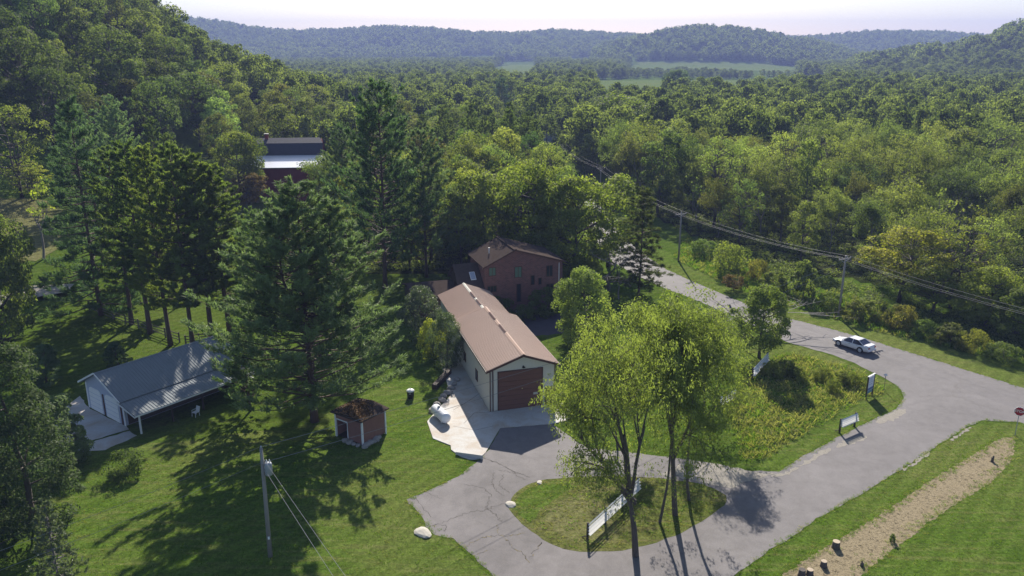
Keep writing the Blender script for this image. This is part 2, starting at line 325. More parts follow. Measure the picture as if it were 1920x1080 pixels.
sheet("grass_island", smooth_poly(gp((950, 945), (975, 915), (1010, 900), (1100, 893), (1200, 893), (1300, 903), (1345, 917), (1370, 937), (1335, 966), (1280, 1000), (1200, 1028), (1110, 1037), (1050, 1030), (1000, 1000), (965, 972)), 2), "dry_lawn", .022, .05, .5, 7)
sheet("bare_earth_patch", smooth_poly(gp((1015, 960), (1060, 930), (1110, 925), (1130, 960), (1170, 1000), (1140, 1022), (1080, 1020), (1040, 1000)), 2), "meadow", .025, .12, .4, 8)
sheet("grass_island_green", smooth_poly(gp((953, 945), (985, 915), (1030, 902), (1080, 905), (1050, 930), (1010, 955), (1000, 985), (975, 968)), 2), "lawn", .027, .12, .4, 8)
sheet("dirt_strip", gp((1457, 1085), (1547, 1027), (1647, 967), (1747, 900), (1830, 850), (1873, 823), (1903, 819), (1900, 860), (1860, 903), (1780, 953), (1697, 1013), (1613, 1080)) + [(14, 38), (11, 38)], "dirt", .008, .07, .22, 9)
sheet("verge_grass", gp((1480, 644), (1560, 668), (1640, 704), (1680, 723), (1692, 745), (1676, 768), (1570, 817), (1513, 849), (1462, 880), (1425, 878), (1400, 800), (1390, 700), (1400, 640)), "lawn", .008, .06, .5, 10)
for k, q in enumerate([((1638, 790), (1680, 768), (1705, 766), (1690, 782), (1650, 797)), ((1565, 838), (1590, 822), (1632, 815), (1610, 828), (1575, 840)), ((1505, 868), (1540, 845), (1557, 838), (1550, 850), (1520, 868), (1495, 878)), ((1440, 893), (1470, 886), (1500, 874), (1490, 884), (1460, 896)),
                       ((1780, 826), (1815, 800), (1822, 801), (1790, 826)), ((1690, 882), (1740, 848), (1746, 850), (1700, 883))]):
    o = sheet("gravel_patch", smooth_poly(gp(*q), 1), "gravel", .016 + .001 * k, .10, .3, 20 + k)
sheet("gravel_shoulder", gp((1290, 864), (1347, 871), (1410, 885), (1455, 888), (1400, 905), (1372, 915), (1345, 913), (1300, 900), (1240, 890)), "gravel", .020, .12, .4, 31)
sheet("gravel_lane", [T(*q) for q in ((-20, 590), (50, 568), (128, 556), (140, 538), (60, 536), (-20, 562))], "gravel", float(hterr(*T(60, 550))) + .3, .1, .6, 32)
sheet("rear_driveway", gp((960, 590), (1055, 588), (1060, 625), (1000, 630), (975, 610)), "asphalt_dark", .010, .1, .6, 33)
sheet("roadside_lawn", [MAIN_N[0], *MAIN_N[1:12]] + [(x + 4.2, y + 3.2) for x, y in MAIN_N[1:12]][::-1], "lawn", .006, .12, .5, 34)
# far and middle fields, meadow
drape("field", [T(*q) for q in ((1115, 214), (1240, 214), (1330, 205), (1440, 196), (1555, 180), (1548, 152), (1400, 151), (1250, 150), (1120, 152))], "field", .12, 5)
drape("field", [T(*q) for q in ((1190, 136), (1360, 130), (1480, 138), (1490, 126), (1430, 118), (1330, 117), (1190, 117))], "field", .35, 14)
drape("field", [T(*q) for q in ((930, 150), (985, 150), (1010, 128), (1000, 121), (950, 122), (925, 130))], "field", .3, 12)
drape("meadow", [T(*q) for q in ((-40, 500), (60, 494), (112, 470), (118, 420), (110, 385), (60, 372), (-40, 372))], "meadow", .06, 1.2)
drape("meadow", [T(*q) for q in ((300, 320), (345, 320), (470, 382), (560, 372), (560, 350), (400, 318), (360, 300), (300, 305))], "meadow", .08, 1.2)

# ------------------------------------------------------------------ vegetation meshes
def unit(v): return v / np.maximum(np.linalg.norm(v, axis=-1, keepdims=True), 1e-9)
def leaf_geo(pos, nrm, dirv, L, Wd, lv):
    n = len(pos); nrm = unit(nrm); d = unit(dirv - (dirv * nrm).sum(1, keepdims=True) * nrm); s = np.cross(nrm, d)
    L = np.broadcast_to(np.asarray(L, float), (n,))[:, None]; Wd = np.broadcast_to(np.asarray(Wd, float), (n,))[:, None]
    v = np.stack([pos - d * L / 2, pos + s * Wd / 2 + d * L * .08, pos + d * L / 2, pos - s * Wd / 2 + d * L * .08], 1).reshape(-1, 3)
    return v, lv
def leaf_mesh(name, parts, mat, extra=None):
    v = np.concatenate([p[0] for p in parts]); lv = np.concatenate([p[1] for p in parts]); nq = len(v) // 4
    me = bpy.data.meshes.new(name); ev, ef = (np.zeros((0, 3)), []) if extra is None else (np.array(extra.v), extra.f)
    nv = len(v) + len(ev); loops = np.arange(nq * 4); starts = np.arange(nq) * 4; tot = np.full(nq, 4)
    if len(ef):
        el = np.concatenate([np.array(f) for f in ef]) + len(v); et = np.array([len(f) for f in ef]); es = nq * 4 + np.concatenate([[0], np.cumsum(et)[:-1]])
        loops = np.concatenate([loops, el]); starts = np.concatenate([starts, es]); tot = np.concatenate([tot, et])
    me.vertices.add(nv); me.vertices.foreach_set("co", np.concatenate([v, ev]).astype(np.float32).ravel())
    me.loops.add(len(loops)); me.loops.foreach_set("vertex_index", loops.astype(np.int32))
    me.polygons.add(len(tot)); me.polygons.foreach_set("loop_start", starts.astype(np.int32))
    at = me.attributes.new("lv", 'FLOAT', 'POINT'); at.data.foreach_set("value", np.concatenate([np.repeat(lv, 4), np.zeros(len(ev))]).astype(np.float32))
    me.materials.append(MATS[mat])
    if len(ef):
        me.materials.append(MATS["bark"]); me.polygons.foreach_set("material_index", np.concatenate([np.zeros(nq), np.ones(len(ef))]).astype(np.int32))
    me.update(); me.validate(); return me
def rand_dir(rg, n): return unit(rg.normal(size=(n, 3)))

def clump_leaves(rg, c, rad, n, size, asp, droop=0.0, flat=.75, out=None):
    d = rand_dir(rg, n); d[:, 2] = d[:, 2] * .8 + .22; d = unit(d)
    if out is not None: d = unit(d + out * .45)
    r = rad * (.55 + .5 * rg.random(n) ** .6)
    p = c + d * r[:, None] * np.array([1, 1, flat])
    nr = unit(d * .8 + rand_dir(rg, n) * .75 + np.array([0, 0, .35]))
    dv = rand_dir(rg, n) + np.array([0, 0, -droop]) + d * .4
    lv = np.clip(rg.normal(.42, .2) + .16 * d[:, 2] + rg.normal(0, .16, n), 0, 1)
    sz = size * (.65 + .7 * rg.random(n))
    return leaf_geo(p, nr, dv, sz, sz * asp, lv)

def broadleaf(seed, H, R, base, ncl, per, size, mat="leaf_green", asp=.62, top=.62, crad=.24, lean=0, forks=1, droop=0, sparse=0, bark="bark", squash=.75, limbs=.5, tr=None):
    """tree meshes: (trunk, crown); H height, R crown radius, base height where the crown starts"""
    rg = np.random.default_rng(seed); tb = MB(); parts = []
    tr = tr or H * .016 + .05
    ph = rg.random(4) * 6.28
    lump = lambda a, t: 1 + .16 * math.sin(2 * a + ph[0] + 3 * t) + .13 * math.sin(3 * a + ph[1] - 4 * t) + .09 * math.sin(5 * a + ph[2] + 6 * t)
    axis = lambda t: np.array([lean * t * t * H + .02 * H * math.sin(3 * t + ph[3]), .02 * H * math.sin(2.5 * t + ph[2]), t * H])
    stems = []
    if forks > 1:
        fz = rg.uniform(.12, .26)
        for k in range(forks):
            a = ph[1] + 2 * math.pi * k / forks + rg.normal(0, .3); sp = R * rg.uniform(.25, .5)
            pts = [axis(fz * i / 3) for i in range(4)]
            for i in range(1, 7):
                t = fz + (.9 - fz) * i / 6; u = (i / 6) ** .8
                pts.append(axis(t) + np.array([math.cos(a), math.sin(a), 0]) * sp * u + rg.normal(0, .012 * H, 3) * [1, 1, 0])
            stems.append(pts); tb.tube(pts, [tr * (1.15 if i == 0 else 1.0) * (1 - .9 * (i / 9)) ** .8 * (1 if i < 4 else .72) for i in range(10)], 7)
    else:
        pts = [axis(.88 * i / 8) + rg.normal(0, .006 * H, 3) * [1, 1, 0] * (i > 0) for i in range(9)]
        stems.append(pts); tb.tube(pts, [tr * (1.35 if i == 0 else 1) * (1 - .93 * i / 8) ** .85 for i in range(9)], 7)
    cs = []
    for k in range(ncl):
        t = (k + rg.random()) / ncl; t = base / H + (1 - base / H) * t
        tt = (t - base / H) / (1 - base / H)
        prof = math.sqrt(max(0, 1 - ((tt - (1 - top)) / (top if tt > 1 - top else (1 - top) * 1.25)) ** 2)) if 0 < top < 1 else 1
        a = rg.random() * 6.283 ; rr = R * prof * lump(a, tt) * (.35 + .65 * rg.random() ** .5)
        cs.append(axis(min(t, .98)) * [1, 1, 1] + np.array([math.cos(a) * rr, math.sin(a) * rr, -R * crad * .5 * tt]))
    for k, c in enumerate(cs):
        cr = R * crad * rg.uniform(.7, 1.3); ax = axis(min(c[2] / H, 1)); out = c - ax; out[2] = .25 * np.linalg.norm(out); out = out / max(np.linalg.norm(out), .1)
        m = int(per * rg.uniform(.6, 1.3) * (1 - sparse * rg.random()))
        if m > 0: parts.append(clump_leaves(rg, c, cr, m, size, asp, droop, squash, out))
        if rg.random() < limbs:
            st = stems[rg.integers(len(stems))]; q = min(st, key=lambda s: abs(s[2] - (c[2] - .55 * np.linalg.norm((c - s)[:2]))) + .12 * np.linalg.norm((c - s)[:2]))
            mid = (np.array(q) * .5 + c * .5) + np.array([0, 0, -.06 * np.linalg.norm(c - q)]) + rg.normal(0, .03 * R, 3)
            w = min(tr * .42, .018 * np.linalg.norm(c - q) + .025)
            tb.tube([q, np.array(q) * .72 + mid * .28 + [0, 0, .02 * R], mid, mid * .45 + c * .55, c], [w, w * .85, w * .65, w * .4, w * .16], 4, False)
    return tb.mesh("trunk", bark, True), leaf_mesh("crown", parts, mat)

def conifer(seed, H, R, base, mat="leaf_pine", bark="bark_pine", whorl=.85, nb=6, up=.25, tip=.35, nl=.5, nw=.14, per=5, twigs=7, ragged=.3, prof=None, tr=None, droop=0.0, leaders=1, dense=1.0):
    rg = np.random.default_rng(seed); tb = MB(); P = []; N = []; D = []; LV = []
    tr = tr or H * .009 + .06
    prof = prof or (lambda t: (1 - t) ** .75)
    stems = [(0.0, 0.0, 1.0, 0.0)]
    for k in range(leaders - 1):
        a = rg.random() * 6.28; stems.append((math.cos(a) * R * .28, math.sin(a) * R * .28, rg.uniform(.86, .97), rg.uniform(.35, .5)))
    for sx, sy, hh, t0 in stems:
        bend = rg.normal(0, .008 * H, 2)
        ctr = lambda t: np.array([sx * min(1, max(0, (t - t0) / .3)) + bend[0] * math.sin(3 * t), sy * min(1, max(0, (t - t0) / .3)) + bend[1] * math.sin(2.4 * t), t * H * hh])
        ts = np.linspace(t0 if t0 > 0 else 0, 1, 11)
        tb.tube([ctr(t) for t in ts], [tr * (1.25 if (t == 0) else 1) * (1 - .96 * t) ** .9 * (1 if t0 == 0 else .7) for t in ts], 7)
        z = max(base, t0 * H * hh + .5); 
        while z < H * hh - .15:
            t = z / (H * hh); tt = (z - base) / (H * hh - base); n = max(3, int(nb * (1 if t0 == 0 else .6) + rg.integers(-1, 2)))
            a0 = rg.random() * 6.28
            for k in range(n):
                a = a0 + 6.283 * k / n + rg.normal(0, .22); ln = R * prof(tt) * (1 - ragged + 2 * ragged * rg.random() ** 1.3) * (1 if t0 == 0 else .75) + .25
                o = ctr(t) + np.array([0, 0, rg.normal(0, whorl * .25)]); hd = np.array([math.cos(a), math.sin(a), 0]); upk = up + rg.normal(0, .08) + .5 * tt ** 2
                seg = [o + hd * ln * u * (1 - .08 * u) + np.array([0, 0, ln * (upk * u - droop * u * u + tip * max(0, u - .55) ** 1.3)]) for u in np.linspace(0, 1, 5)]
                w = min(.02 + .012 * ln, tr * .35); tb.tube([seg[0], seg[2], seg[4]], [w, w * .6, w * .15], 3, False)
                blv = rg.normal(.42, .16)
                m = max(2, int(twigs * (ln / R + .25) * dense)); us = np.sort(.22 + .8 * rg.random(m) ** .75)
                for u in us:
                    i = min(3, int(u * 4)); q = seg[i] + (seg[i + 1] - seg[i]) * (min(u, 1) * 4 - i); bd = seg[i + 1] - seg[i]; bd = bd / np.linalg.norm(bd)
                    side = np.cross(bd, [0, 0, 1.0]); sgn = rg.choice([-1, 1]); tl = ln * .26 * (1.15 - .75 * u) * rg.uniform(.5, 1.3)
                    td = bd * .75 + side * sgn * rg.uniform(.2, 1) + np.array([0, 0, .28 + tip * .6 - droop]); td = td / np.linalg.norm(td)
                    for e in np.linspace(.25, 1, 3):
                        pp = q + td * tl * e
                        nn = rand_dir(rg, per); dd = unit(td * 1.1 + rand_dir(rg, per) * .75 + [0, 0, .2])
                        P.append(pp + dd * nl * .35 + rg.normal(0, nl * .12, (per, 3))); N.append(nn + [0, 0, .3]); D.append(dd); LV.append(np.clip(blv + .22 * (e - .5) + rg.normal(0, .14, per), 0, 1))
            z += whorl * rg.uniform(.7, 1.3)
    P = np.concatenate(P); n = len(P); sz = nl * (.7 + .6 * rg.random(n))
    return tb.mesh("trunk", bark, True), leaf_mesh("crown", [leaf_geo(P, np.concatenate(N), np.concatenate(D), sz, nw * (.7 + .6 * rg.random(n)), np.concatenate(LV))], mat)

KIND = {}
def kind(n, H, m): KIND[n] = (H, m)
for k in range(5):   # woodland broadleaf trees
    Hh = 15; kind(f"oak{k}", Hh, broadleaf(100 + k, Hh, [4.6, 5.2, 3.9, 4.9, 4.3][k], [3.5, 4, 3, 5, 4.2][k], [72, 80, 62, 74, 66][k], 125, .37, "leaf_green", .62, [.55, .5, .62, .48, .58][k], [.26, .25, .28, .26, .27][k], sparse=[.1, .2, .1, .35, .3][k], forks=[1, 2, 1, 2, 3][k], squash=.7))
for k in range(3):   # loose thin-leaved trees, branches showing
    kind(f"ash{k}", 14, broadleaf(140 + k, 14, [3.6, 4.2, 3.4][k], 3.2, [70, 78, 66][k], 70, .30, "leaf_green", .5, .5, .22, sparse=.65, forks=[2, 3, 2][k], limbs=.9, droop=.3))
kind("near_broad", 10, broadleaf(160, 10, 4.4, 1.0, 130, 190, .25, "leaf_green", .65, .55, .23))
kind("ball", 9, broadleaf(161, 9, 3.05, 1.7, 120, 150, .22, "leaf_green", .65, .6, .25, limbs=.3))
kind("ball2", 9, broadleaf(162, 9, 3.9, .5, 150, 170, .23, "leaf_green", .6, .6, .22, limbs=.3))
kind("silver_shrub", 7, broadleaf(163, 7, 3.0, .5, 90, 130, .22, "leaf_silver", .5, .6, .27, limbs=.3))
kind("sumac", 6, broadleaf(164, 6, 2.7, 1.4, 50, 70, .34, "leaf_sumac", .5, .5, .26, limbs=.8, forks=3))
for k in range(3): kind(f"shrub{k}", 3, broadleaf(170 + k, 3, [1.9, 1.5, 2.2][k], .15, 38, 110, .2, "leaf_green", .6, .62, .33, limbs=.5, forks=3, tr=.05))
def elm(seed, H, fork, spread, nmain, mat, per=46, size=.24, tr=.3, crad=.62, bark="bark", low=0, fillc=120, lowz=.36):
    """vase shaped tree of forking limbs, fine leaves along the last twigs"""
    rg = np.random.default_rng(seed); tb = MB(); ps = []
    def br(p, d, L, w, lev):
        pts = [p]
        for i in range(4):
            d = unit(d + rg.normal(0, .07, 3) + [0, 0, .05 if lev < 3 else -.06]); pts.append(pts[-1] + d * L / 4)
        tb.tube(pts, [w, w * .9, w * .8, w * .7, w * .6], 7 if lev < 2 else 4 if lev < 4 else 3, False)
        if lev >= 3:
            for q in pts[2:]:
                if rg.random() < (.5 if lev == 3 else .8):
                    c = q + rg.normal(0, .22, 3); out = np.array([d[0], d[1], .35])
                    ps.append(clump_leaves(rg, c, crad * rg.uniform(.7, 1.35), int(per * rg.uniform(.5, 1.3)), size, .36, .9, .8, unit(out)))
        if lev < 5:
            for k in range([nmain, 3, 3, 3, 2][lev]):
                t = rg.uniform(.55, 1) if lev else rg.uniform(.85, 1); q = pts[int(round(t * 4))]
                ang = rg.random() * 6.28 if lev else 6.283 * k / nmain + rg.normal(0, .25)
                tilt = spread * rg.uniform(.7, 1.3) * (.75 if lev == 0 else 1)
                hd = np.array([math.cos(ang), math.sin(ang), 0]); nd = unit(d + hd * tilt + [0, 0, .12 if lev < 2 else -.05])
                br(q, nd, L * rg.uniform(.58, .8) if lev else (H - fork) * rg.uniform(.32, .42), w * (.56 if lev else .55), lev + 1)
    br(np.zeros(3), unit(np.array([rg.normal(0, .05), rg.normal(0, .05), 1.0])), fork, tr, 0)
    top0 = max(p[0][:, 2].max() for p in ps); Rm = np.percentile(np.concatenate([np.hypot(p[0][:, 0], p[0][:, 1]) for p in ps]), 92)
    for k in range(fillc):
        t = rg.random() ** .8; z = top0 * (lowz + (.96 - lowz) * t); a = rg.random() * 6.28; pr = math.sqrt(max(.05, 1 - ((t - .42) / (.62 if t > .42 else .55)) ** 2)); rr = Rm * pr * (.4 + .65 * rg.random() ** .6)
        ps.append(clump_leaves(rg, np.array([math.cos(a) * rr, math.sin(a) * rr, z]), crad * rg.uniform(.6, 1.4), int(per * rg.uniform(.4, 1.1)), size, .34, 1.0, .95, np.array([math.cos(a), math.sin(a), .2])))
    for k in range(low):
        a = 2.7 + .8 * k + rg.normal(0, .2); z = fork * (.95 + .05 * k); br(np.array([0, 0, z]), unit(np.array([math.cos(a), math.sin(a), .8])), H * .22, tr * .4, 2)
    m = leaf_mesh("crown", ps, mat); co = np.empty(len(m.vertices) * 3, np.float32); m.vertices.foreach_get("co", co)
    top = float(np.percentile(co[2::3], 99.7)); f = H / top; m.transform(Matrix.Scale(f, 4)); t = tb.mesh("trunk", bark, True); t.transform(Matrix.Scale(f, 4)); return t, m
for k in range(4):   # upright soft plumed trees of the right woods
    kind(f"plume{k}", 14, elm(240 + k, 14, [3.0, 4.0, 2.5, 3.5][k], [.36, .30, .42, .34][k], [3, 2, 3, 3][k], "leaf_green", per=15, size=.34, tr=.17, crad=.75, bark="bark_grey", low=[1, 0, 2, 1][k], fillc=[90, 70, 110, 80][k], lowz=.32))
for k in range(4):   # the feathery trees on the grass island
    Hh = [19.5, 17.5, 20, 17][k]; kind(f"feather{k}", Hh, elm(180 + k, Hh, [4.2, 6.5, 6.0, 6.2][k], [.55, .42, .5, .45][k], [4, 2, 3, 3][k], "leaf_willow", tr=[.36, .18, .27, .18][k], low=[2, 0, 1, 1][k], per=[33, 44, 38, 38][k], fillc=[330, 200, 250, 170][k], lowz=[.27, .32, .34, .31][k]))
kind("whitepine_near", 24, conifer(201, 24, 7.6, 2.5, whorl=.75, nb=7, up=.18, tip=.55, nl=.55, nw=.075, per=9, twigs=11, ragged=.38, prof=lambda t: (1 - t) ** .62 * (.72 + .28 * min(1, t * 4)), leaders=3, dense=1.15))
kind("whitepine", 24, conifer(202, 24, 6.4, 3.5, whorl=.95, nb=6, up=.2, tip=.5, nl=.65, nw=.10, per=8, twigs=8, ragged=.4, prof=lambda t: (1 - t) ** .6, leaders=2))
kind("spruce", 22, conifer(203, 22, 6.0, 1.5, whorl=1.0, nb=7, up=-.02, tip=.35, nl=.6, nw=.09, per=8, twigs=8, ragged=.28, prof=lambda t: (1 - t) ** .8, droop=.12))
for k in range(3):
    kind(f"redpine{k}", 23, conifer(210 + k, 23, [3.6, 3.1, 3.4][k], [5, 6.5, 4.5][k], "leaf_redpine", "bark_pine", .8, 6, .1, .4, .5, .09, 8, 9, .5, lambda t: (1 - t) ** .5 * (.6 + .4 * min(1, t * 3)), dense=1.25))
kind("small_spruce", 6, conifer(220, 6, 2.0, .3, "leaf_silver", "bark_grey", .36, 7, -.05, .3, .30, .08, 4, 6, .2, lambda t: (1 - t) ** .85 + .05, droop=.1))
kind("sparse_conifer", 16, conifer(221, 16, 3.4, 2.5, "leaf_redpine", "bark_pine", .6, 6, -.05, .1, .5, .07, 7, 6, .5, lambda t: (1 - t) ** .7 * .8 + .12, dense=1.1, droop=.12, tr=.17))
kind("cedar_near", 14, broadleaf(223, 14, 3.7, .2, 230, 130, .26, "leaf_pine", .35, .85, .2, limbs=.1))
kind("cedar", 8, broadleaf(222, 8, 2.1, .2, 110, 90, .30, "leaf_pine", .4, .82, .25, limbs=.2))
def bare_tree(seed, H, leafy=0):
    rg = np.random.default_rng(seed); tb = MB(); ps = []
    def br(p, d, L, w, lev):
        pts = [p]; 
        for i in range(4):
            d = unit(d + rg.normal(0, .12, 3) + [0, 0, .05]); pts.append(pts[-1] + d * L / 4)
        tb.tube(pts, [w, w * .88, w * .75, w * .62, w * .5], 5 if lev < 2 else 3, False)
        if lev < 4:
            for k in range(3 if lev < 3 else 2):
                q = pts[rg.integers(2, 5)]; br(q, unit(d + rg.normal(0, .55, 3) * [1, 1, .5] + [0, 0, .15]), L * rg.uniform(.5, .75), w * .5, lev + 1)
        elif leafy and rg.random() < leafy: ps.append(clump_leaves(rg, pts[-1], .35, 9, .3, .6))
    br(np.zeros(3), np.array([0, 0, 1.0]), H * .42, H * .014 + .02, 0)
    if not ps: ps.append(clump_leaves(rg, np.array([0, 0, H * .7]), .8, 26, .2, .6))
    return tb.mesh("trunk", "bark_grey", True), leaf_mesh("crown", ps, "leaf_green")
kind("bare", 8, bare_tree(231, 8)); kind("halfbare", 9, bare_tree(232, 9, .7))

def plant(knd, x, y, h, wscale=1.0, name="tree", label="", cat="tree", group=None, col=(1, 1, 1), rz=None, lean=0, leanx=0):
    Hn, (tm, cm) = KIND[knd]; s = h / Hn
    o = bpy.data.objects.new(name, None); C.objects.link(o); o.empty_display_size = .2
    o.location = (x, y, float(hterr(x, y)) - .03); o.rotation_euler = (lean, leanx, RNG.random() * 6.28 if rz is None else rz); o.scale = (s * wscale, s * wscale, s)
    tag(o, label, cat, group)
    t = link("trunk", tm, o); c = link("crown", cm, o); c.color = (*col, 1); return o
def at(knd, bx, by, ty, width, name, label, cat="tree", group=None, col=(1, 1, 1), **k):
    """stand a plant where its foot is seen at (bx, by), its top at row ty, its crown `width` columns wide"""
    x, y = T(bx, by); zb = float(hterr(x, y)); h = ztop(y, ty) - zb
    Hn, (tm, cm) = KIND[knd]
    if not hasattr(at, "w"): at.w = {}
    if knd not in at.w:
        co = np.empty(len(cm.vertices) * 3, np.float32); cm.vertices.foreach_get("co", co); r = np.hypot(co[0::3], co[1::3]); at.w[knd] = float(np.percentile(r, 97))
    dep = math.cos(PITCH) * y + math.sin(PITCH) * (CAMH - zb - h / 2)
    want = width / FPX * dep / 2
    return plant(knd, x, y, h, want / at.w[knd] / (h / Hn), name, label, cat, group, col, **k)

# ------------------------------------------------------------------ buildings
def ribs(mb, p0, p1, d, n, w, hgt):
    """raised ribs: run from edge p0-p1 along vector d, n of them, width w, height hgt"""
    p0, p1, d = Vector(p0), Vector(p1), Vector(d); e = (p1 - p0); nn = e.cross(d).normalized(); eu = e.normalized() * w / 2
    for i in range(n):
        a = p0 + e * (i + .5) / n
        mb.add([a - eu, a + eu, a + eu * .5 + nn * hgt, a - eu * .5 + nn * hgt, a - eu + d, a + eu + d, a + eu * .5 + nn * hgt + d, a - eu * .5 + nn * hgt + d],
               [(0, 1, 2, 3), (7, 6, 5, 4), (0, 3, 7, 4), (1, 5, 6, 2), (3, 2, 6, 7)])
def window(parent, org, ux, w, h, frame="white_paint", pane="glass", mull=0, nrm=None):
    """window whose lower left corner is org, ux the direction along the wall, set proud of it"""
    ux = Vector(ux).normalized(); n = Vector(nrm) if nrm else Vector((ux.y, -ux.x, 0)); uz = Vector((0, 0, 1)); org = Vector(org)
    M = Matrix(((ux.x, n.x, uz.x, org.x), (ux.y, n.y, uz.y, org.y), (ux.z, n.z, uz.z, org.z), (0, 0, 0, 1)))
    def b(x0, x1, y0, y1, z0, z1):
        m = MB().box(x0, x1, y0, y1, z0, z1); m.v = [tuple(M @ Vector(v)) for v in m.v]; return m
    f = MB(); t = .09
    for q in ((0, w, 0, .06, 0, t), (0, w, 0, .06, h - t, h), (0, t, 0, .06, t + .001, h - t - .001), (w - t, w, 0, .06, t + .001, h - t - .001)): m = b(*q); f.add(m.v, m.f)
    for k in range(mull): m = b(w * (k + 1) / (mull + 1) - .03, w * (k + 1) / (mull + 1) + .03, .012, .05, t, h - t); f.add(m.v, m.f)
    fr = f.build("window", frame, parent); b(t * .8, w - t * .8, .005, .03, t * .8, h - t * .8).build("pane", pane, fr)
    return fr
def gable_roof(parent, x0, x1, y0, y1, xr, ze0, ze1, zr, mat, rib=0, over=.3, th=.12, name="roof", ribmat=None):
    s0 = (zr - ze0) / (xr - x0); s1 = (zr - ze1) / (x1 - xr); out = []
    for side, (xe, ze) in enumerate(((x0 - over, ze0 - over * s0), (x1 + over, ze1 - over * s1))):
        q = [(xe, y0, ze), (xr, y0, zr), (xr, y1, zr), (xe, y1, ze)]; q = q[::-1] if side == 0 else q
        if (Vector(q[1]) - Vector(q[0])).cross(Vector(q[3]) - Vector(q[0])).z < 0: q = q[::-1]
        r = MB().slab([(a, b, c + th) for a, b, c in q], th).build(name, mat, parent); out.append(r)
        if rib:
            m = MB(); n = int((y1 - y0) / rib); d = Vector((xr - xe, 0, zr - ze))
            if side == 0: ribs(m, (xe, y1, ze + th), (xe, y0, ze + th), d, n, .09, .035)
            else: ribs(m, (xe, y0, ze + th), (xe, y1, ze + th), d, n, .09, .035)
            m.build("roof_rib", ribmat or mat, r, kind="stuff")
    return out
def wall_prism(parent, poly, a, b, mat, name="wall"): return MB().prism(poly, a, b).build(name, mat, parent)

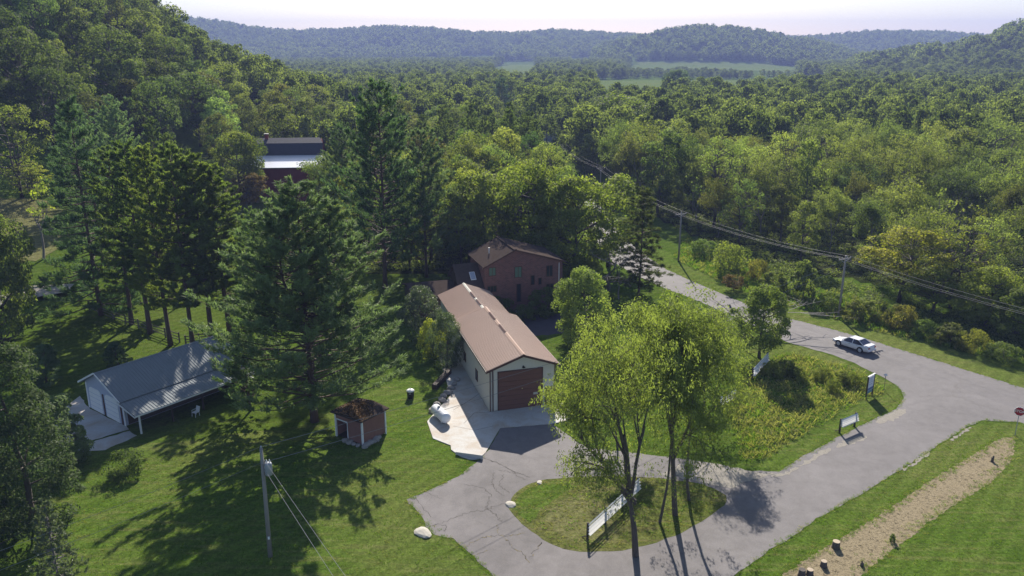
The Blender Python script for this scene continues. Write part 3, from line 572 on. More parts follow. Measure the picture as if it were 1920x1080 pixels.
def garage():
    t = thing("garage", "long cream metal garage with brown ribbed roof and large brown overhead door", "garage", (-2.24, 73.18, 0), math.radians(15.8))
    w, L, e, r = 6.85, 15.4, 4.55, 5.78
    wall_prism(t, [(0, 0), (w, 0), (w, e), (w / 2, r), (0, e)], 0, L, "siding_cream")
    m = MB(); 
    for k in range(23):
        x = .15 + k * .298; top = (e + (r - e) * (1 - abs(x - w / 2) / (w / 2))) - .12; z0 = .02
        if .82 < x < 5.6: z0 = 4.27
        if 5.7 < x < 6.8: z0 = 2.15
        if top - z0 > .1: m.box(x - .025, x + .025, -.022, -.001, z0, top)
    m.build("siding_rib", "siding_cream", t, kind="stuff")
    m = MB()
    for k in range(50): m.box(-.022, -.001, .15 + k * .305 - .025, .15 + k * .305 + .025, .02, e - .2)
    m.build("siding_rib", "siding_cream", t, kind="stuff")
    gable_roof(t, 0, w, -.35, L, w / 2, e, e, r, "roof_brown", .27, .35)
    MB().prism([(w / 2 - .2, r + .09), (w / 2, r + .2), (w / 2 + .2, r + .09)], -.36, L + .01).build("ridge_cap", "roof_brown", t)
    for a, b in ((6.3, 8.8), (10.6, 13.2)): MB().prism([(w / 2 - .16, r + .16), (w / 2 - .02, r + .25), (w / 2 + .12, r + .18)], a, b).build("ridge_vent", "roof_brown_dark", t)
    for s in (0, 1):                                            # rake trim under the front roof edge
        x0, x1 = (-.36, w / 2) if s == 0 else (w + .36, w / 2); sl = (r - e) / (w / 2)
        m = MB(); z0 = e - .36 * sl
        m.add([(x0, -.37, z0 - .14), (x1, -.37, r - .14), (x1, -.37, r + .1), (x0, -.37, z0 + .1), (x0, -.33, z0 - .14), (x1, -.33, r - .14), (x1, -.33, r + .1), (x0, -.33, z0 + .1)], [(0, 1, 2, 3), (7, 6, 5, 4), (0, 4, 5, 1), (3, 2, 6, 7), (0, 3, 7, 4)]); m.build("rake_trim", "trim_brown", t)
        xe = -.42 if s == 0 else w + .36
        MB().box(xe, xe + .07, -.36, L, e - .30, e - .08).build("eave_gutter", "trim_brown", t)
    for x in (.06, .34): MB().box(x - .05, x + .05, -.09, -.024, .05, e - .05).build("corner_trim" if x < .1 else "downspout", "trim_brown", t)
    MB().box(w - .08, w + .03, -.07, .06, .03, e - .1).build("corner_trim", "trim_brown", t)
    x0, x1, hd = .92, 5.46, 4.15                                # overhead door of eight panels
    d = MB().box(x0, x1, -.03, -.004, .01, hd).build("overhead_door", "trim_brown", t); n = 8
    for k in range(n): MB().box(x0 + .03, x1 - .03, -.075, -.032, .015 + k * (hd - .03) / n, .015 + (k + 1) * (hd - .03) / n - .025).build("panel", "door_brown", d)
    m = MB().box(x0 - .09, x0 - .002, -.085, -.003, 0, hd + .08); m.box(x1 + .002, x1 + .09, -.085, -.003, 0, hd + .08); m.box(x0 - .001, x1 + .001, -.085, -.003, hd + .002, hd + .08); m.build("door_frame", "trim_brown", t)
    MB().box(4.55, 5.02, -.09, -.077, 1.36, 1.6).build("door_placard", "pale_rock", d); MB().box(1.12, 1.62, -.09, -.077, 1.5, 1.62).build("door_handle", "trim_brown", d); MB().box(3.32, 3.42, -.09, -.077, 2.12, 2.22).build("door_placard", "yellow_dot", d)
    dr = MB().box(5.77, 6.73, -.06, -.004, .02, 2.02).build("door", "trim_brown", t); MB().box(5.9, 6.6, -.08, -.062, .15, 1.9).build("panel", "door_brown", dr); MB().lathe([(.02, -.14), (.045, -.12), (.045, -.09), (.02, -.08)], 8, 'y', (6.62, 0, 1.0)).build("knob", "grey_metal", dr)
    m = MB().box(3.35, 3.62, -.30, -.05, 4.42, 4.5); m.box(3.43, 3.54, -.12, -.024, 4.46, 4.6); m.build("flood_light", "black_metal", t)
    for y, h in ((4.9, 1.15), (10.6, 1.0)): window(t, (0, y + 1.0, 1.15), (0, -1, 0), .95, h + .1, "window_frame_brown")
    # lower rear section
    e2, r2, y2 = 4.2, 5.42, 26.6; a, b = .25, w - .35
    wall_prism(t, [(a, 0), (b, 0), (b, e2), ((a + b) / 2, r2), (a, e2)], L + .002, y2, "siding_cream", "rear_wall")
    gable_roof(t, a, b, L + .003, y2 + .3, (a + b) / 2, e2, e2, r2, "roof_brown", .27, .35, name="rear_roof")
    MB().prism([((a + b) / 2 - .18, r2 + .09), ((a + b) / 2, r2 + .2), ((a + b) / 2 + .18, r2 + .09)], L + .004, y2 + .3).build("ridge_cap", "siding_cream", t)
    for p, q in ((17.2, 19.4), (20.2, 22.6)): MB().prism([((a + b) / 2 - .16, r2 + .16), ((a + b) / 2 - .02, r2 + .25), ((a + b) / 2 + .12, r2 + .18)], p, q).build("ridge_vent", "roof_brown_dark", t)
garage()

def brick_house():
    t = thing("brick_house", "two storey red brick house with low brown shingle gable behind the garage", "house", (-3.64, 103.5, 0), math.radians(18))
    w, d = 11.0, 7.5
    wall_prism(t, [(0, 0), (w, 0), (w, 6.75), (4.2, 8.75), (0, 6.75)], 0, d, "brick")
    gable_roof(t, 0, w, -.35, d + .35, 4.2, 6.75, 6.75, 8.75, "roof_shingle", 0, .35, .16)
    m = MB(); m.slab([(-.4, -.37, 6.52), (-.4, -.33, 6.52), (4.2, -.33, 8.72), (4.2, -.37, 8.72)], .16); m.slab([(4.2, -.37, 8.72), (4.2, -.33, 8.72), (w + .4, -.33, 6.6), (w + .4, -.37, 6.6)], .16); m.build("rake_trim", "trim_brown", t)
    MB().box(3.95, 4.45, -.36, d + .36, 8.86, 8.95).build("ridge_cap", "roof_shingle", t)
    for x, z, ww, h, mu, pn in ((.5, 5.4, 1.05, 1.25, 1, "curtain_green"), (4.15, 4.85, 1.1, 1.6, 1, "curtain_green"), (8.75, 4.6, 1.0, 1.65, 1, "glass"), (.3, 3.1, 1.35, .95, 2, "glass"), (4.45, 1.35, .7, 2.65, 0, "glass"), (6.5, 3.6, .62, 1.45, 0, "glass"), (7.6, 3.55, .55, 1.05, 0, "glass"), (8.8, 2.5, 1.1, 1.1, 1, "glass")):
        window(t, (x, 0, z), (1, 0, 0), ww, h, "window_frame_brown", pn, mu, (0, -1, 0))
    MB().box(4.3, 5.3, -.55, -.002, 0, .16).build("door_step", "concrete", t)
    m = MB().tube([(w - .35, -.06, 6.5), (w - .35, -.06, .1)], .05, 6); m.build("downspout", "white_paint", t)
    # chimney-like bay at the right rear, then the left wings
    MB().box(w + .002, w + .8, 1.5, 5.5, 0, 6.2).build("side_bay", "brick", t); MB().slab([(w + .003, 1.3, 6.65), (w + 1.0, 1.3, 6.3), (w + 1.0, 5.7, 6.3), (w + .003, 5.7, 6.65)], .12).build("side_roof", "roof_shingle", t)
    wg = MB().prism([(-3.3, 0), (-.002, 0), (-.002, 3.6), (-3.3, 3.6)], .6, 6.5).build("left_wing", "dark_wood", t)
    r = MB().slab([(-3.6, -.3, 3.55), (-.05, -.3, 3.55), (-.05, 3.6, 6.5), (-3.6, 3.6, 6.5)], .16).build("wing_roof", "roof_shingle", t); MB().slab([(-3.6, 3.605, 6.5), (-.05, 3.605, 6.5), (-.05, 6.9, 4.0), (-3.6, 6.9, 4.0)], .16).build("wing_roof", "roof_shingle", t)
    for x in (-3.3, -.3): MB().prism([(x, 3.605), (x + .12, 3.605), (x + .12, 3.7), (x, 3.7)], .62, 6.4).build("wing_trim", "trim_brown", t)
    MB().add([(-3.25, .2, 3.7), (-3.25, 3.5, 6.25), (-3.25, 6.6, 3.9), (-3.1, .2, 3.7), (-3.1, 3.5, 6.25), (-3.1, 6.6, 3.9)], [(0, 1, 2), (5, 4, 3)]).build("wing_gable", "dark_wood", t)
    s = .756; f = lambda x, y, dz=.03: (x, y, 3.55 + (y + .3) * s + dz)
    sk = MB().slab([f(-1.6, 1.2, .06), f(-.85, 1.2, .06), f(-.85, 2.3, .06), f(-1.6, 2.3, .06)], .1).build("skylight", "white_paint", r); MB().slab([f(-1.53, 1.28, .085), f(-.92, 1.28, .085), f(-.92, 2.22, .085), f(-1.53, 2.22, .085)], .02).build("pane", "skylight_glass", sk)
    for k in range(5): MB().box(-3.1 + k * .6, -2.62 + k * .6, .53, .597, 1.2, 3.1).build("porch_window", "glass", t)
    MB().box(-9.5, -3.302, 1.5, 8.0, 0, 2.9).build("breezeway_wall", "dark_wood", t); MB().slab([(-9.9, 1.0, 2.95), (-3.32, 1.0, 2.95), (-3.32, 5.0, 3.9), (-9.9, 5.0, 3.9)], .14).build("breezeway_roof", "roof_shingle", t); MB().slab([(-9.9, 5.002, 3.9), (-3.32, 5.002, 3.9), (-3.32, 8.4, 3.0), (-9.9, 8.4, 3.0)], .14).build("breezeway_roof", "roof_shingle", t)
    MB().lathe([(.09, 7.6), (.09, 8.4)], 8, 'z', (1.6, 3.4, .1)).build("vent_pipe", "white_paint", t)
brick_house()

def long_shed():
    a = math.radians(-37); t = thing("pole_shed", "blue grey metal roofed shed with two arched white doors and open lean-to", "shed", (-42.9, 74.3, 0), a)
    w, L, e, r, xr = 7.1, 13.4, 2.95, 4.55, 3.2
    wall_prism(t, [(0, 0), (w, 0), (w, e - .1), (xr, r), (0, e)], 0, L, "siding_blue")
    gable_roof(t, 0, w, -.5, L + .3, xr, e, e - .1, r, "roof_slate", .3, .45, .08)
    for s in (0, 1):
        x0, z0 = (-.46, e - .23) if s == 0 else (w + .46, e - .29)
        MB().slab([(x0, -.54, z0), (x0, -.5, z0), (xr, -.5, r), (xr, -.54, r)] if s == 0 else [(xr, -.54, r), (xr, -.5, r), (x0, -.5, z0), (x0, -.54, z0)], .17).build("rake_trim", "white_paint", t)
    MB().prism([(xr - .15, r + .06), (xr, r + .15), (xr + .15, r + .06)], -.5, L + .3).build("ridge_cap", "roof_slate", t)
    for x0, x1 in ((.55, 3.0), (3.7, 6.15)):                    # doors with rounded upper corners
        pts = [(x0, .03), (x1, .03)] + [(x1 - .55 + .55 * math.cos(k * math.pi / 10), 1.95 + .55 * math.sin(k * math.pi / 10)) for k in range(6)] + [(x0 + .55 - .55 * math.cos((5 - k) * math.pi / 10), 1.95 + .55 * math.sin((5 - k) * math.pi / 10)) for k in range(6)]
        d = MB().prism(pts, -.05, -.003).build("door", "white_paint", t)
        for k in range(1, 5): MB().box(x0 + .04, x1 - .04, -.062, -.051, k * .48 - .015, k * .48 + .015).build("door_rail", "siding_blue", d)
    for x in (-.02, 3.2, 6.5, w - .1): MB().box(x, x + .22 if x != 6.5 else x + .3, -.045, -.002, 0, 2.3 if x > 0 else 2.8).build("wall_trim", "trim_brown" if 0 < x < 7 else "white_paint", t)
    lw = 2.75                                                   # lean-to on posts
    q = [(w + .02, -.45, e - .32), (w + lw + .3, -.45, 2.02), (w + lw + .3, L + .25, 2.02), (w + .02, L + .25, e - .32)]; ro = MB().slab([(a_, b_, c_ + .08) for a_, b_, c_ in q], .08).build("lean_to_roof", "roof_slate", t)
    m = MB(); ribs(m, (w + lw + .3, -.45, 2.102), (w + lw + .3, L + .25, 2.102), Vector((-lw - .28, 0, e - .32 - 2.02)), 45, .09, .035); m.build("roof_rib", "roof_slate", ro, kind="stuff")
    m = MB(); m.slab([(w + .02, -.49, e - .36), (w + .02, -.455, e - .36), (w + lw + .3, -.455, 1.98), (w + lw + .3, -.49, 1.98)][::-1], .16); m.build("rake_trim", "white_paint", t); MB().box(w + lw + .27, w + lw + .33, -.45, L + .25, 1.93, 2.07).build("fascia", "white_paint", t)
    for y in (.05, 3.3, 6.6, 9.9, 13.2): MB().box(w + lw - .07, w + lw + .07, y - .07, y + .07, 0, 2.0).build("post", "white_paint" if y in (.05, 13.2) else "dark_wood", t)
    MB().box(w + .004, w + .03, .3, L - .1, .05, 2.3).build("lean_to_shade_panel", "dark_wood", t)  # dark panel added over the wall, its colour standing in for lean-to shade
    MB().box(w + .05, w + lw, L - .6, L - .52, .05, 1.3).build("end_panel", "white_paint", t)
    o = sheet("concrete_apron", [(-45.2, 77.0), (-43.0, 74.2), (-37.1, 69.85), (-36.6, 69.3), (-39.2, 66.9), (-42.5, 66.6), (-45.5, 70.8)], "concrete", .012, .06, .5, 40)
    o = sheet("concrete_apron", [(-39.0, 66.7), (-36.4, 69.0), (-35.2, 68.0), (-36.9, 65.3), (-39.6, 64.6)], "concrete", .014, .06, .5, 41)
long_shed()

def small_shed():
    a = math.atan2(-.57, .82); Wd = Vector((.82, -.57)); org = Vector((-13.67, 65.91)) - Wd * 3.5
    t = thing("garden_shed", "small brown board shed with white corner posts and leaf covered roof", "shed", (org.x, org.y, 0), a)
    w, d, h = 3.5, 3.1, 2.5
    m = MB(); m.box(.02, w - .02, .08, .14, h - .62, h); m.box(1.6, w - .02, .08, .14, .1, h - .62); m.build("front_wall", "shed_brown", t)
    MB().box(w - .1, w - .04, .142, d - .04, .1, h).build("wall", "shed_brown", t); MB().box(.04, .1, .142, d - .04, .1, h).build("wall", "shed_brown", t); MB().box(.102, w - .102, d - .1, d - .04, .1, h).build("wall", "shed_brown", t)
    MB().box(.102, w - .102, .16, d - .12, .06, .1).build("floor", "dark_wood", t)
    for k in range(13): MB().box(1.62 + k * .145, 1.62 + k * .145 + .03, .055, .079, .1, h).build("batten", "shed_brown", t)
    for k in range(20): MB().box(w - .039, w - .012, .18 + k * .145, .21 + k * .145, .1, h).build("batten", "shed_brown", t)
    for x, y in ((-.04, .02), (w - .1, .0), (w - .1, d - .1), (-.04, d - .1)): MB().box(x, x + .15, y, y + .15, 0, h - .01).build("corner_post", "white_paint", t)
    m = MB().box(.14, 1.6, .03, .077, h - .7, h - .6); m.box(1.56, 1.64, .03, .077, .1, h - .7); m.build("door_frame", "white_paint", t)
    rf = MB().prism([(-.28, h + .01), (w + .28, h + .01), (w + .28, h + .1), (w * .5, h + .34), (-.28, h + .1)], -.3, d + .3).build("roof", "roof_shingle", t)
    rg = np.random.default_rng(5); n = 2600; x = np.concatenate([rg.normal(1.2, .75, n // 2), rg.normal(2.6, .6, n - n // 2)]); y = np.concatenate([rg.normal(1.5, .7, n // 2), rg.normal(.7, .5, n - n // 2)]); x = np.clip(x, -.2, w + .2); y = np.clip(y, -.2, d + .2)
    z = h + .12 + .24 * (1 - np.abs(x - w / 2) / (w / 2 + .28)) + .16 * rg.random(n) * np.exp(-((x - 1.4) ** 2 + (y - 1.3) ** 2) / 1.4)
    link("leaf_litter", leaf_mesh("leaf_litter", [leaf_geo(np.stack([x, y, z], 1), rand_dir(rg, n) + [0, 0, 1.2], rand_dir(rg, n), .16, .1, rg.random(n))], "dead_leaf"), rf, "stuff")
    for k in range(12):
        px, py = (w + .12 + rg.normal(0, .08), k * .3) if k < 8 else (1.5 + (k - 8) * .55, -.2)
        wx = org.x + Wd.x * px + .57 * py; wy = org.y + Wd.y * px + .82 * py; rock(wx, wy, rg.uniform(.22, .36), "rock", f"grey rock at the small brown shed foot, {ORDS[k]} along its wall", "rocks around the small shed", 50 + k)
ORDS = 'first second third fourth fifth sixth seventh eighth ninth tenth eleventh twelfth'.split()
def rock(x, y, s, mat, label, group, seed, z=0.0, flat=.7, stretch=1.0):
    rg = np.random.default_rng(seed); import bmesh
    bm = bmesh.new(); bmesh.ops.create_icosphere(bm, subdivisions=2, radius=1)
    k = rg.normal(0, 1, (6, 3)); ph = rg.random(6) * 6
    for v in bm.verts:
        f = 1 + sum(.09 * math.sin(1.8 * float(np.dot(k[i], v.co)) + ph[i]) for i in range(6)); v.co = Vector((v.co.x * stretch, v.co.y, v.co.z * flat)) * f * s
    me = bpy.data.meshes.new("rock"); bm.to_mesh(me); bm.free(); me.materials.append(MATS[mat])
    o = link("rock", me); o.location = (x, y, z + s * flat * .45); o.rotation_euler = (0, 0, rg.random() * 6.28); tag(o, label, "rock", group); return o
small_shed()

def barn():
    x0, y0 = -59.6, 178.0; zb = float(hterr(-52, 186)) ; a = .10
    t = thing("barn", "red barn with dark gambrel roof and wide white metal lean-to roof", "barn", (x0, y0, 0), a); z = lambda v: v + zb - .4
    L = 18.0; zl = float(hterr(-52, 178)) - 3
    hh = ztop(178, 317); k = hh - zb + .2           # lean-to eave height above the barn floor
    MB().box(.4, L - .2, 1.0, 14.5, zl, zb + k - .25).build("wall", "barn_red", t)
    e0, e1, e2, e3 = zb + k, zb + k + 1.75, zb + k + 4.25, zb + k + 5.3
    MB().slab([(-.5, .0, e0), (L + .4, .0, e0), (L - 1.8, 7.2, e1 + .1), (1.2, 7.2, e1 + .1)], .12).build("lean_to_roof", "roof_white", t)
    MB().add([(L + .35, .05, e0 - .12), (L - 1.82, 7.2, e1 - .05), (L - 1.82, 13, e1 - .05), (L + .35, 14.5, e0 - .12)], [(0, 1, 2, 3)]).build("hip_roof", "barn_roof", t)
    body = [(7.2, zb + k - .2), (7.2, e1), (9.0, e2 - .15), (11.2, e3 - .15), (13.4, e2 - .15), (15.0, e1), (15.0, zb + k - .2)]
    m = MB(); n = len(body); m.add([(1.4, y, q) for y, q in body] + [(L - 2.0, y, q) for y, q in body], [tuple(range(n))[::-1], tuple(range(n, 2 * n))] + [(i, (i + 1) % n, (i + 1) % n + n, i + n) for i in range(n)]); m.build("gable_wall", "barn_red", t)
    for nm, p, q in (("roof", (7.0, e1 - .1), (9.0, e2)), ("roof", (9.0, e2 + .002), (11.2, e3)), ("roof", (13.4, e2), (11.2, e3 + .002)), ("roof", (15.2, e1 - .1), (13.4, e2))):
        c = [(1.1, p[0], p[1]), (L - 1.6, p[0], p[1]), (L - 1.6 - (.9 if q[1] >= e3 else 0), q[0], q[1]), (1.1, q[0], q[1])]
        if p[0] > q[0]: c = c[::-1]
        MB().slab([(u, v, w_ + .12) for u, v, w_ in c], .12).build(nm, "barn_roof", t)
    ch = MB().box(3.0, 3.7, 10.6, 11.3, e3 - .6, e3 + 1.0).build("chimney", "barn_red", t); MB().box(2.85, 3.85, 10.45, 11.45, e3 + 1.001, e3 + 1.15).build("chimney_cap", "concrete", ch)
barn()
def farmhouse(px, py, wid, hgt_, wallm, roofm, label, rz=.1, name="farmhouse"):
    x, y = T(px, py); t = thing(name, label, "house", (x, y, float(hterr(x, y)) - .1), rz); w = wid; d = wid * .6
    wall_prism(t, [(0, 0), (d, 0), (d, hgt_ * .6), (d / 2, hgt_), (0, hgt_ * .6)], 0, w, wallm); gable_roof(t, 0, d, -.3, w + .3, d / 2, hgt_ * .6, hgt_ * .6, hgt_, roofm, 0, .3)
    window(t, (d * .2, 0, hgt_ * .2), (1, 0, 0), d * .2, hgt_ * .22); window(t, (d * .6, 0, hgt_ * .2), (1, 0, 0), d * .2, hgt_ * .22); MB().box(d * .43, d * .57, -.05, -.002, .05, hgt_ * .4).build("door", "trim_brown", t)
farmhouse(1030, 121, 22, 13, "white_paint", "roof_slate", "tiny pale farm building with grey roof far off in the valley", 1.5)
farmhouse(1090, 120, 20, 9, "white_paint", "roof_white", "tiny white farm building on the far light green slope", 1.5)
farmhouse(485, 124, 22, 8, "white_paint", "roof_white", "tiny white roof at the foot of the far wooded hill", 1.5)
farmhouse(1040, 288, 9, 6.5, "white_paint", "roof_slate", "white house glimpsed between the trees beyond the road bend", 1.2)

# ------------------------------------------------------------------ trees one can point to
TR = "tree"
at("whitepine_near", 590, 790, 352, 345, "white_pine", "huge blue-green white pine rising behind the small brown shed", rz=.6)
at("whitepine", 722, 540, 165, 215, "white_pine", "tall dark white pine standing left of the brick house", rz=2.0, col=(.8, .9, .85))
at("whitepine", 800, 520, 250, 150, "white_pine", "broad pine close to the left rear of the brick house", rz=4.0)
at("spruce", 190, 592, 190, 205, "spruce_tree", "tall dark spruce at the left end of the rail fence", rz=1.0, col=(.75, .85, .85))
for k, (bx, by, ty, w, col, lb) in enumerate([(247, 608, 280, 120, (1, 1, 1), "straight pine trunk second along the rail fence"), (282, 625, 268, 110, (.95, 1, .9), "pine with slim bare grey trunk in the middle of the rail fence"), (320, 648, 285, 115, (1.1, 1.05, .9), "pine growing at the gap in the rail fence"), (362, 652, 275, 130, (1, 1, 1), "dense pine right behind the metal roofed shed"), (398, 640, 290, 120, (1.1, 1.05, .9), "pine over the far ridge end of the metal roofed shed"), (432, 628, 320, 130, (1.15, 1.1, .9), "last pine of the row next to the huge white pine")]):
    at(f"redpine{k % 3}", bx, by, ty, w, "pine_tree", lb, group="row of pines behind the rail fence", col=col)
at("whitepine", 500, 650, 400, 150, "white_pine", "shorter light green pine tucked against the huge white pine", col=(1.25, 1.25, 1.0))
at("whitepine", 470, 770, 600, 110, "white_pine", "low young pine at the right end of the metal shed", col=(1.1, 1.2, .9))
# the feathery group on the grass island
at("feather0", 1192, 1042, 590, 330, "feathery_tree", "largest feathery light green tree, double trunk beside white board fence", rz=.3, leanx=-.05)
at("feather1", 1237, 980, 575, 220, "feathery_tree", "slim feathery tree with forked trunk between its larger neighbours", rz=1.2)
at("feather2", 1266, 966, 545, 285, "feathery_tree", "tall feathery tree with twin straight trunks on the grass island", rz=2.2)
at("feather3", 1292, 938, 590, 235, "feathery_tree", "feathery tree leaning right at the side road end of the island", rz=3.0, leanx=.06)
at("feather1", 1158, 842, 690, 160, "feathery_tree", "feathery tree nearest the garage door behind the island", rz=4.0, col=(1.05, 1.0, .9))
at("feather3", 1315, 790, 590, 170, "feathery_tree", "feathery tree farther back between island and rough grass", rz=5.0, col=(.95, .95, .9))
at("ball", 1425, 672, 535, 102, "round_tree", "neat round crowned tree beside the road near the leaning board panel", rz=1, col=(1.3, 1.3, 1.1))
at("ball2", 1092, 645, 505, 122, "round_tree", "glossy rounded tree right of the brick house", rz=2, col=(1.25, 1.3, 1.2))
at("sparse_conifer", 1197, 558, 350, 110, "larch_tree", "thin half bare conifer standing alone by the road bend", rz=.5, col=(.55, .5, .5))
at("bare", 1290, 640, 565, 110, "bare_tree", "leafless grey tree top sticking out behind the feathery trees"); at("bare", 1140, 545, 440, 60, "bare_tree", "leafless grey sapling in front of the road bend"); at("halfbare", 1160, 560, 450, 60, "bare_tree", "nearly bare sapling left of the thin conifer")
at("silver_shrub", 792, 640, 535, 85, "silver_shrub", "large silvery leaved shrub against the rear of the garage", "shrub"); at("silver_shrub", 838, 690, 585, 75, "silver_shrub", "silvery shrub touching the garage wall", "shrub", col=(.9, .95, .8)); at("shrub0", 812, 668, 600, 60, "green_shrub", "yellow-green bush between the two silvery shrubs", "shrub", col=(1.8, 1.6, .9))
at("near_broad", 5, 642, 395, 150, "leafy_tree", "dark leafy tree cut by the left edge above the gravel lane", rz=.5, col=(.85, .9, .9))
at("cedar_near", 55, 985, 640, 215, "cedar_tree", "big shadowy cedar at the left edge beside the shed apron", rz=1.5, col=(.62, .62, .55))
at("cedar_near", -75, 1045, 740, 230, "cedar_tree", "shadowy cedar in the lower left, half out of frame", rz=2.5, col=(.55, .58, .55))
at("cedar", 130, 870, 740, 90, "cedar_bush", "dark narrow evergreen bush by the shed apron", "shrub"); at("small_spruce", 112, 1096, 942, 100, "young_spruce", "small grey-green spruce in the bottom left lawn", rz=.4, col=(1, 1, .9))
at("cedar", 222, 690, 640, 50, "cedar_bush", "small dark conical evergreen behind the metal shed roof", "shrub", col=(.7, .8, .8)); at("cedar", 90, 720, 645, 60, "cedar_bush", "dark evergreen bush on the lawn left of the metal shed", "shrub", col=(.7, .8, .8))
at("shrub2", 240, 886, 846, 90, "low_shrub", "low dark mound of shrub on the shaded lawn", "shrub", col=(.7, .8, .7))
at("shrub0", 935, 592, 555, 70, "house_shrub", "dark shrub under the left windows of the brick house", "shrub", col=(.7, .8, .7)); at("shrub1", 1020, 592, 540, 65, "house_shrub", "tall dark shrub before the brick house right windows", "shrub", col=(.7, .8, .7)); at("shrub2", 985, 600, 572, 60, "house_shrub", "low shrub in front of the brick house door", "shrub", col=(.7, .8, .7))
at("near_broad", 452, 372, 246, 105, "leafy_tree", "bright yellow-green tree left of the red barn", rz=.2, col=(1.35, 1.25, .9)); at("sumac", 468, 392, 325, 75, "sumac_bush", "reddish brown sumac below the bright tree at the barn", "shrub"); at("sumac", 575, 358, 332, 50, "sumac_bush", "rusty green bush in front of the red barn wall", "shrub", col=(.8, 1.1, .8))
at("halfbare", 82, 486, 320, 100, "sparse_tree", "sparse little tree with bare limbs in the pale meadow", col=(1.8, 1.7, .9)); at("ash0", 60, 375, 305, 80, "sparse_tree", "yellowish thin tree at the upper edge of the pale meadow", col=(1.7, 1.5, .8)); at("ash1", 45, 372, 195, 130, "leafy_tree", "rounded olive tree above the pale meadow", col=(1.2, 1.15, .9))
at("whitepine", 230, 372, 185, 110, "white_pine", "bluish pine at the foot of the left wooded slope", col=(1.2, 1.25, 1.2)); at("whitepine", 170, 395, 200, 120, "white_pine", "bluish pine left of its twin under the wooded slope", col=(1.1, 1.2, 1.15))
for k, (bx, by, ty, w, knd, col, lb) in enumerate([(905, 505, 320, 150, "oak0", (1.1, 1.1, .9), "bright bushy tree left of the brick house chimney side"), (985, 515, 300, 160, "oak1", (1.3, 1.25, .9), "tall bright tree behind the brick house ridge"), (1078, 522, 330, 185, "near_broad", (1.35, 1.3, .9), "wide lime green tree right behind the brick house"), (1145, 500, 325, 120, "oak2", (1.2, 1.2, .9), "lime green tree at the inner side of the road bend"), (862, 510, 345, 110, "oak3", (.9, .95, .9), "darker tree between big pines and brick house"), (1028, 500, 310, 120, "oak4", (1.25, 1.2, .9), "bright tree with thin trunks above the brick house roof")]):
    at(knd, bx, by, ty, w, "leafy_tree", lb, col=col, rz=k * 1.1)
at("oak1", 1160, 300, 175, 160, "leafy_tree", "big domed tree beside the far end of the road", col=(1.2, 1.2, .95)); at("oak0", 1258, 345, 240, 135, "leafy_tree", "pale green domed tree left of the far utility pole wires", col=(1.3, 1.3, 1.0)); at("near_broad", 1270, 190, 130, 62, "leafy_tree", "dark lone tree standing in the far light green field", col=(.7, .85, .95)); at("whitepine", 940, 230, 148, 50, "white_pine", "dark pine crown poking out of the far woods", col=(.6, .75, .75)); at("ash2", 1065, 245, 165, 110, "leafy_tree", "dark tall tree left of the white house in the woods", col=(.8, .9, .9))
at("shrub2", 1365, 512, 455, 90, "roadside_bush", "big bright rounded bush at the woods edge by the road bend", "shrub", col=(1.3, 1.25, .9)); at("sumac", 1375, 545, 515, 45, "roadside_bush", "small reddish bush in the roadside verge", "shrub"); at("shrub1", 1505, 560, 490, 60, "vine_bush", "vine draped bush left of the roadside utility pole", "shrub"); at("shrub0", 1525, 400, 390, 60, "vine_bush", "bright vine covered trunk in the right woods", "shrub", col=(1.2, 1.3, .8))
for k, (bx, by, ty, w, col, lb) in enumerate([(1690, 568, 425, 170, (1.7, 1.35, .8), "olive yellow tree right of the roadside utility pole"), (1780, 575, 420, 130, (1.6, 1.35, .8), "second olive yellow tree at the right woods edge"), (1850, 610, 500, 130, (1.3, 1.25, .8), "light green bushy tree near the right frame edge"), (1915, 640, 540, 120, (1.15, 1.15, .85), "leafy tree cut by the right frame edge"), (1745, 585, 500, 120, (1.1, 1.1, .85), "lower leafy tree below the olive yellow pair")]):
    at(["oak3", "ash0", "near_broad", "near_broad", "oak4"][k], bx, by, ty, w, "leafy_tree", lb, col=col)
for k, (px, py, w) in enumerate([(1560, 580, 60), (1640, 600, 60), (1690, 615, 70), (1735, 630, 60), (1780, 645, 70), (1825, 660, 60), (1880, 675, 70), (1450, 545, 50), (1420, 528, 50), (1320, 480, 60), (1600, 600, 50)]):
    at(f"shrub{k % 3}", px, py, py - 32 - 5 * (k % 3), w, "edge_bush", f"tangled bush {['below the olive yellow tree','just right of the roadside utility pole','above and right of the car','second right of the car','third right of the car','fourth right of the car','last before the right frame edge','above the neat round tree','above left of the neat round tree','highest beside the road bend','at the foot of the roadside pole'][k]} at the right woods edge", "shrub", "bushes along the right woods edge", col=(1 + .2 * (k % 3), 1.05 + .1 * (k % 2), .85))

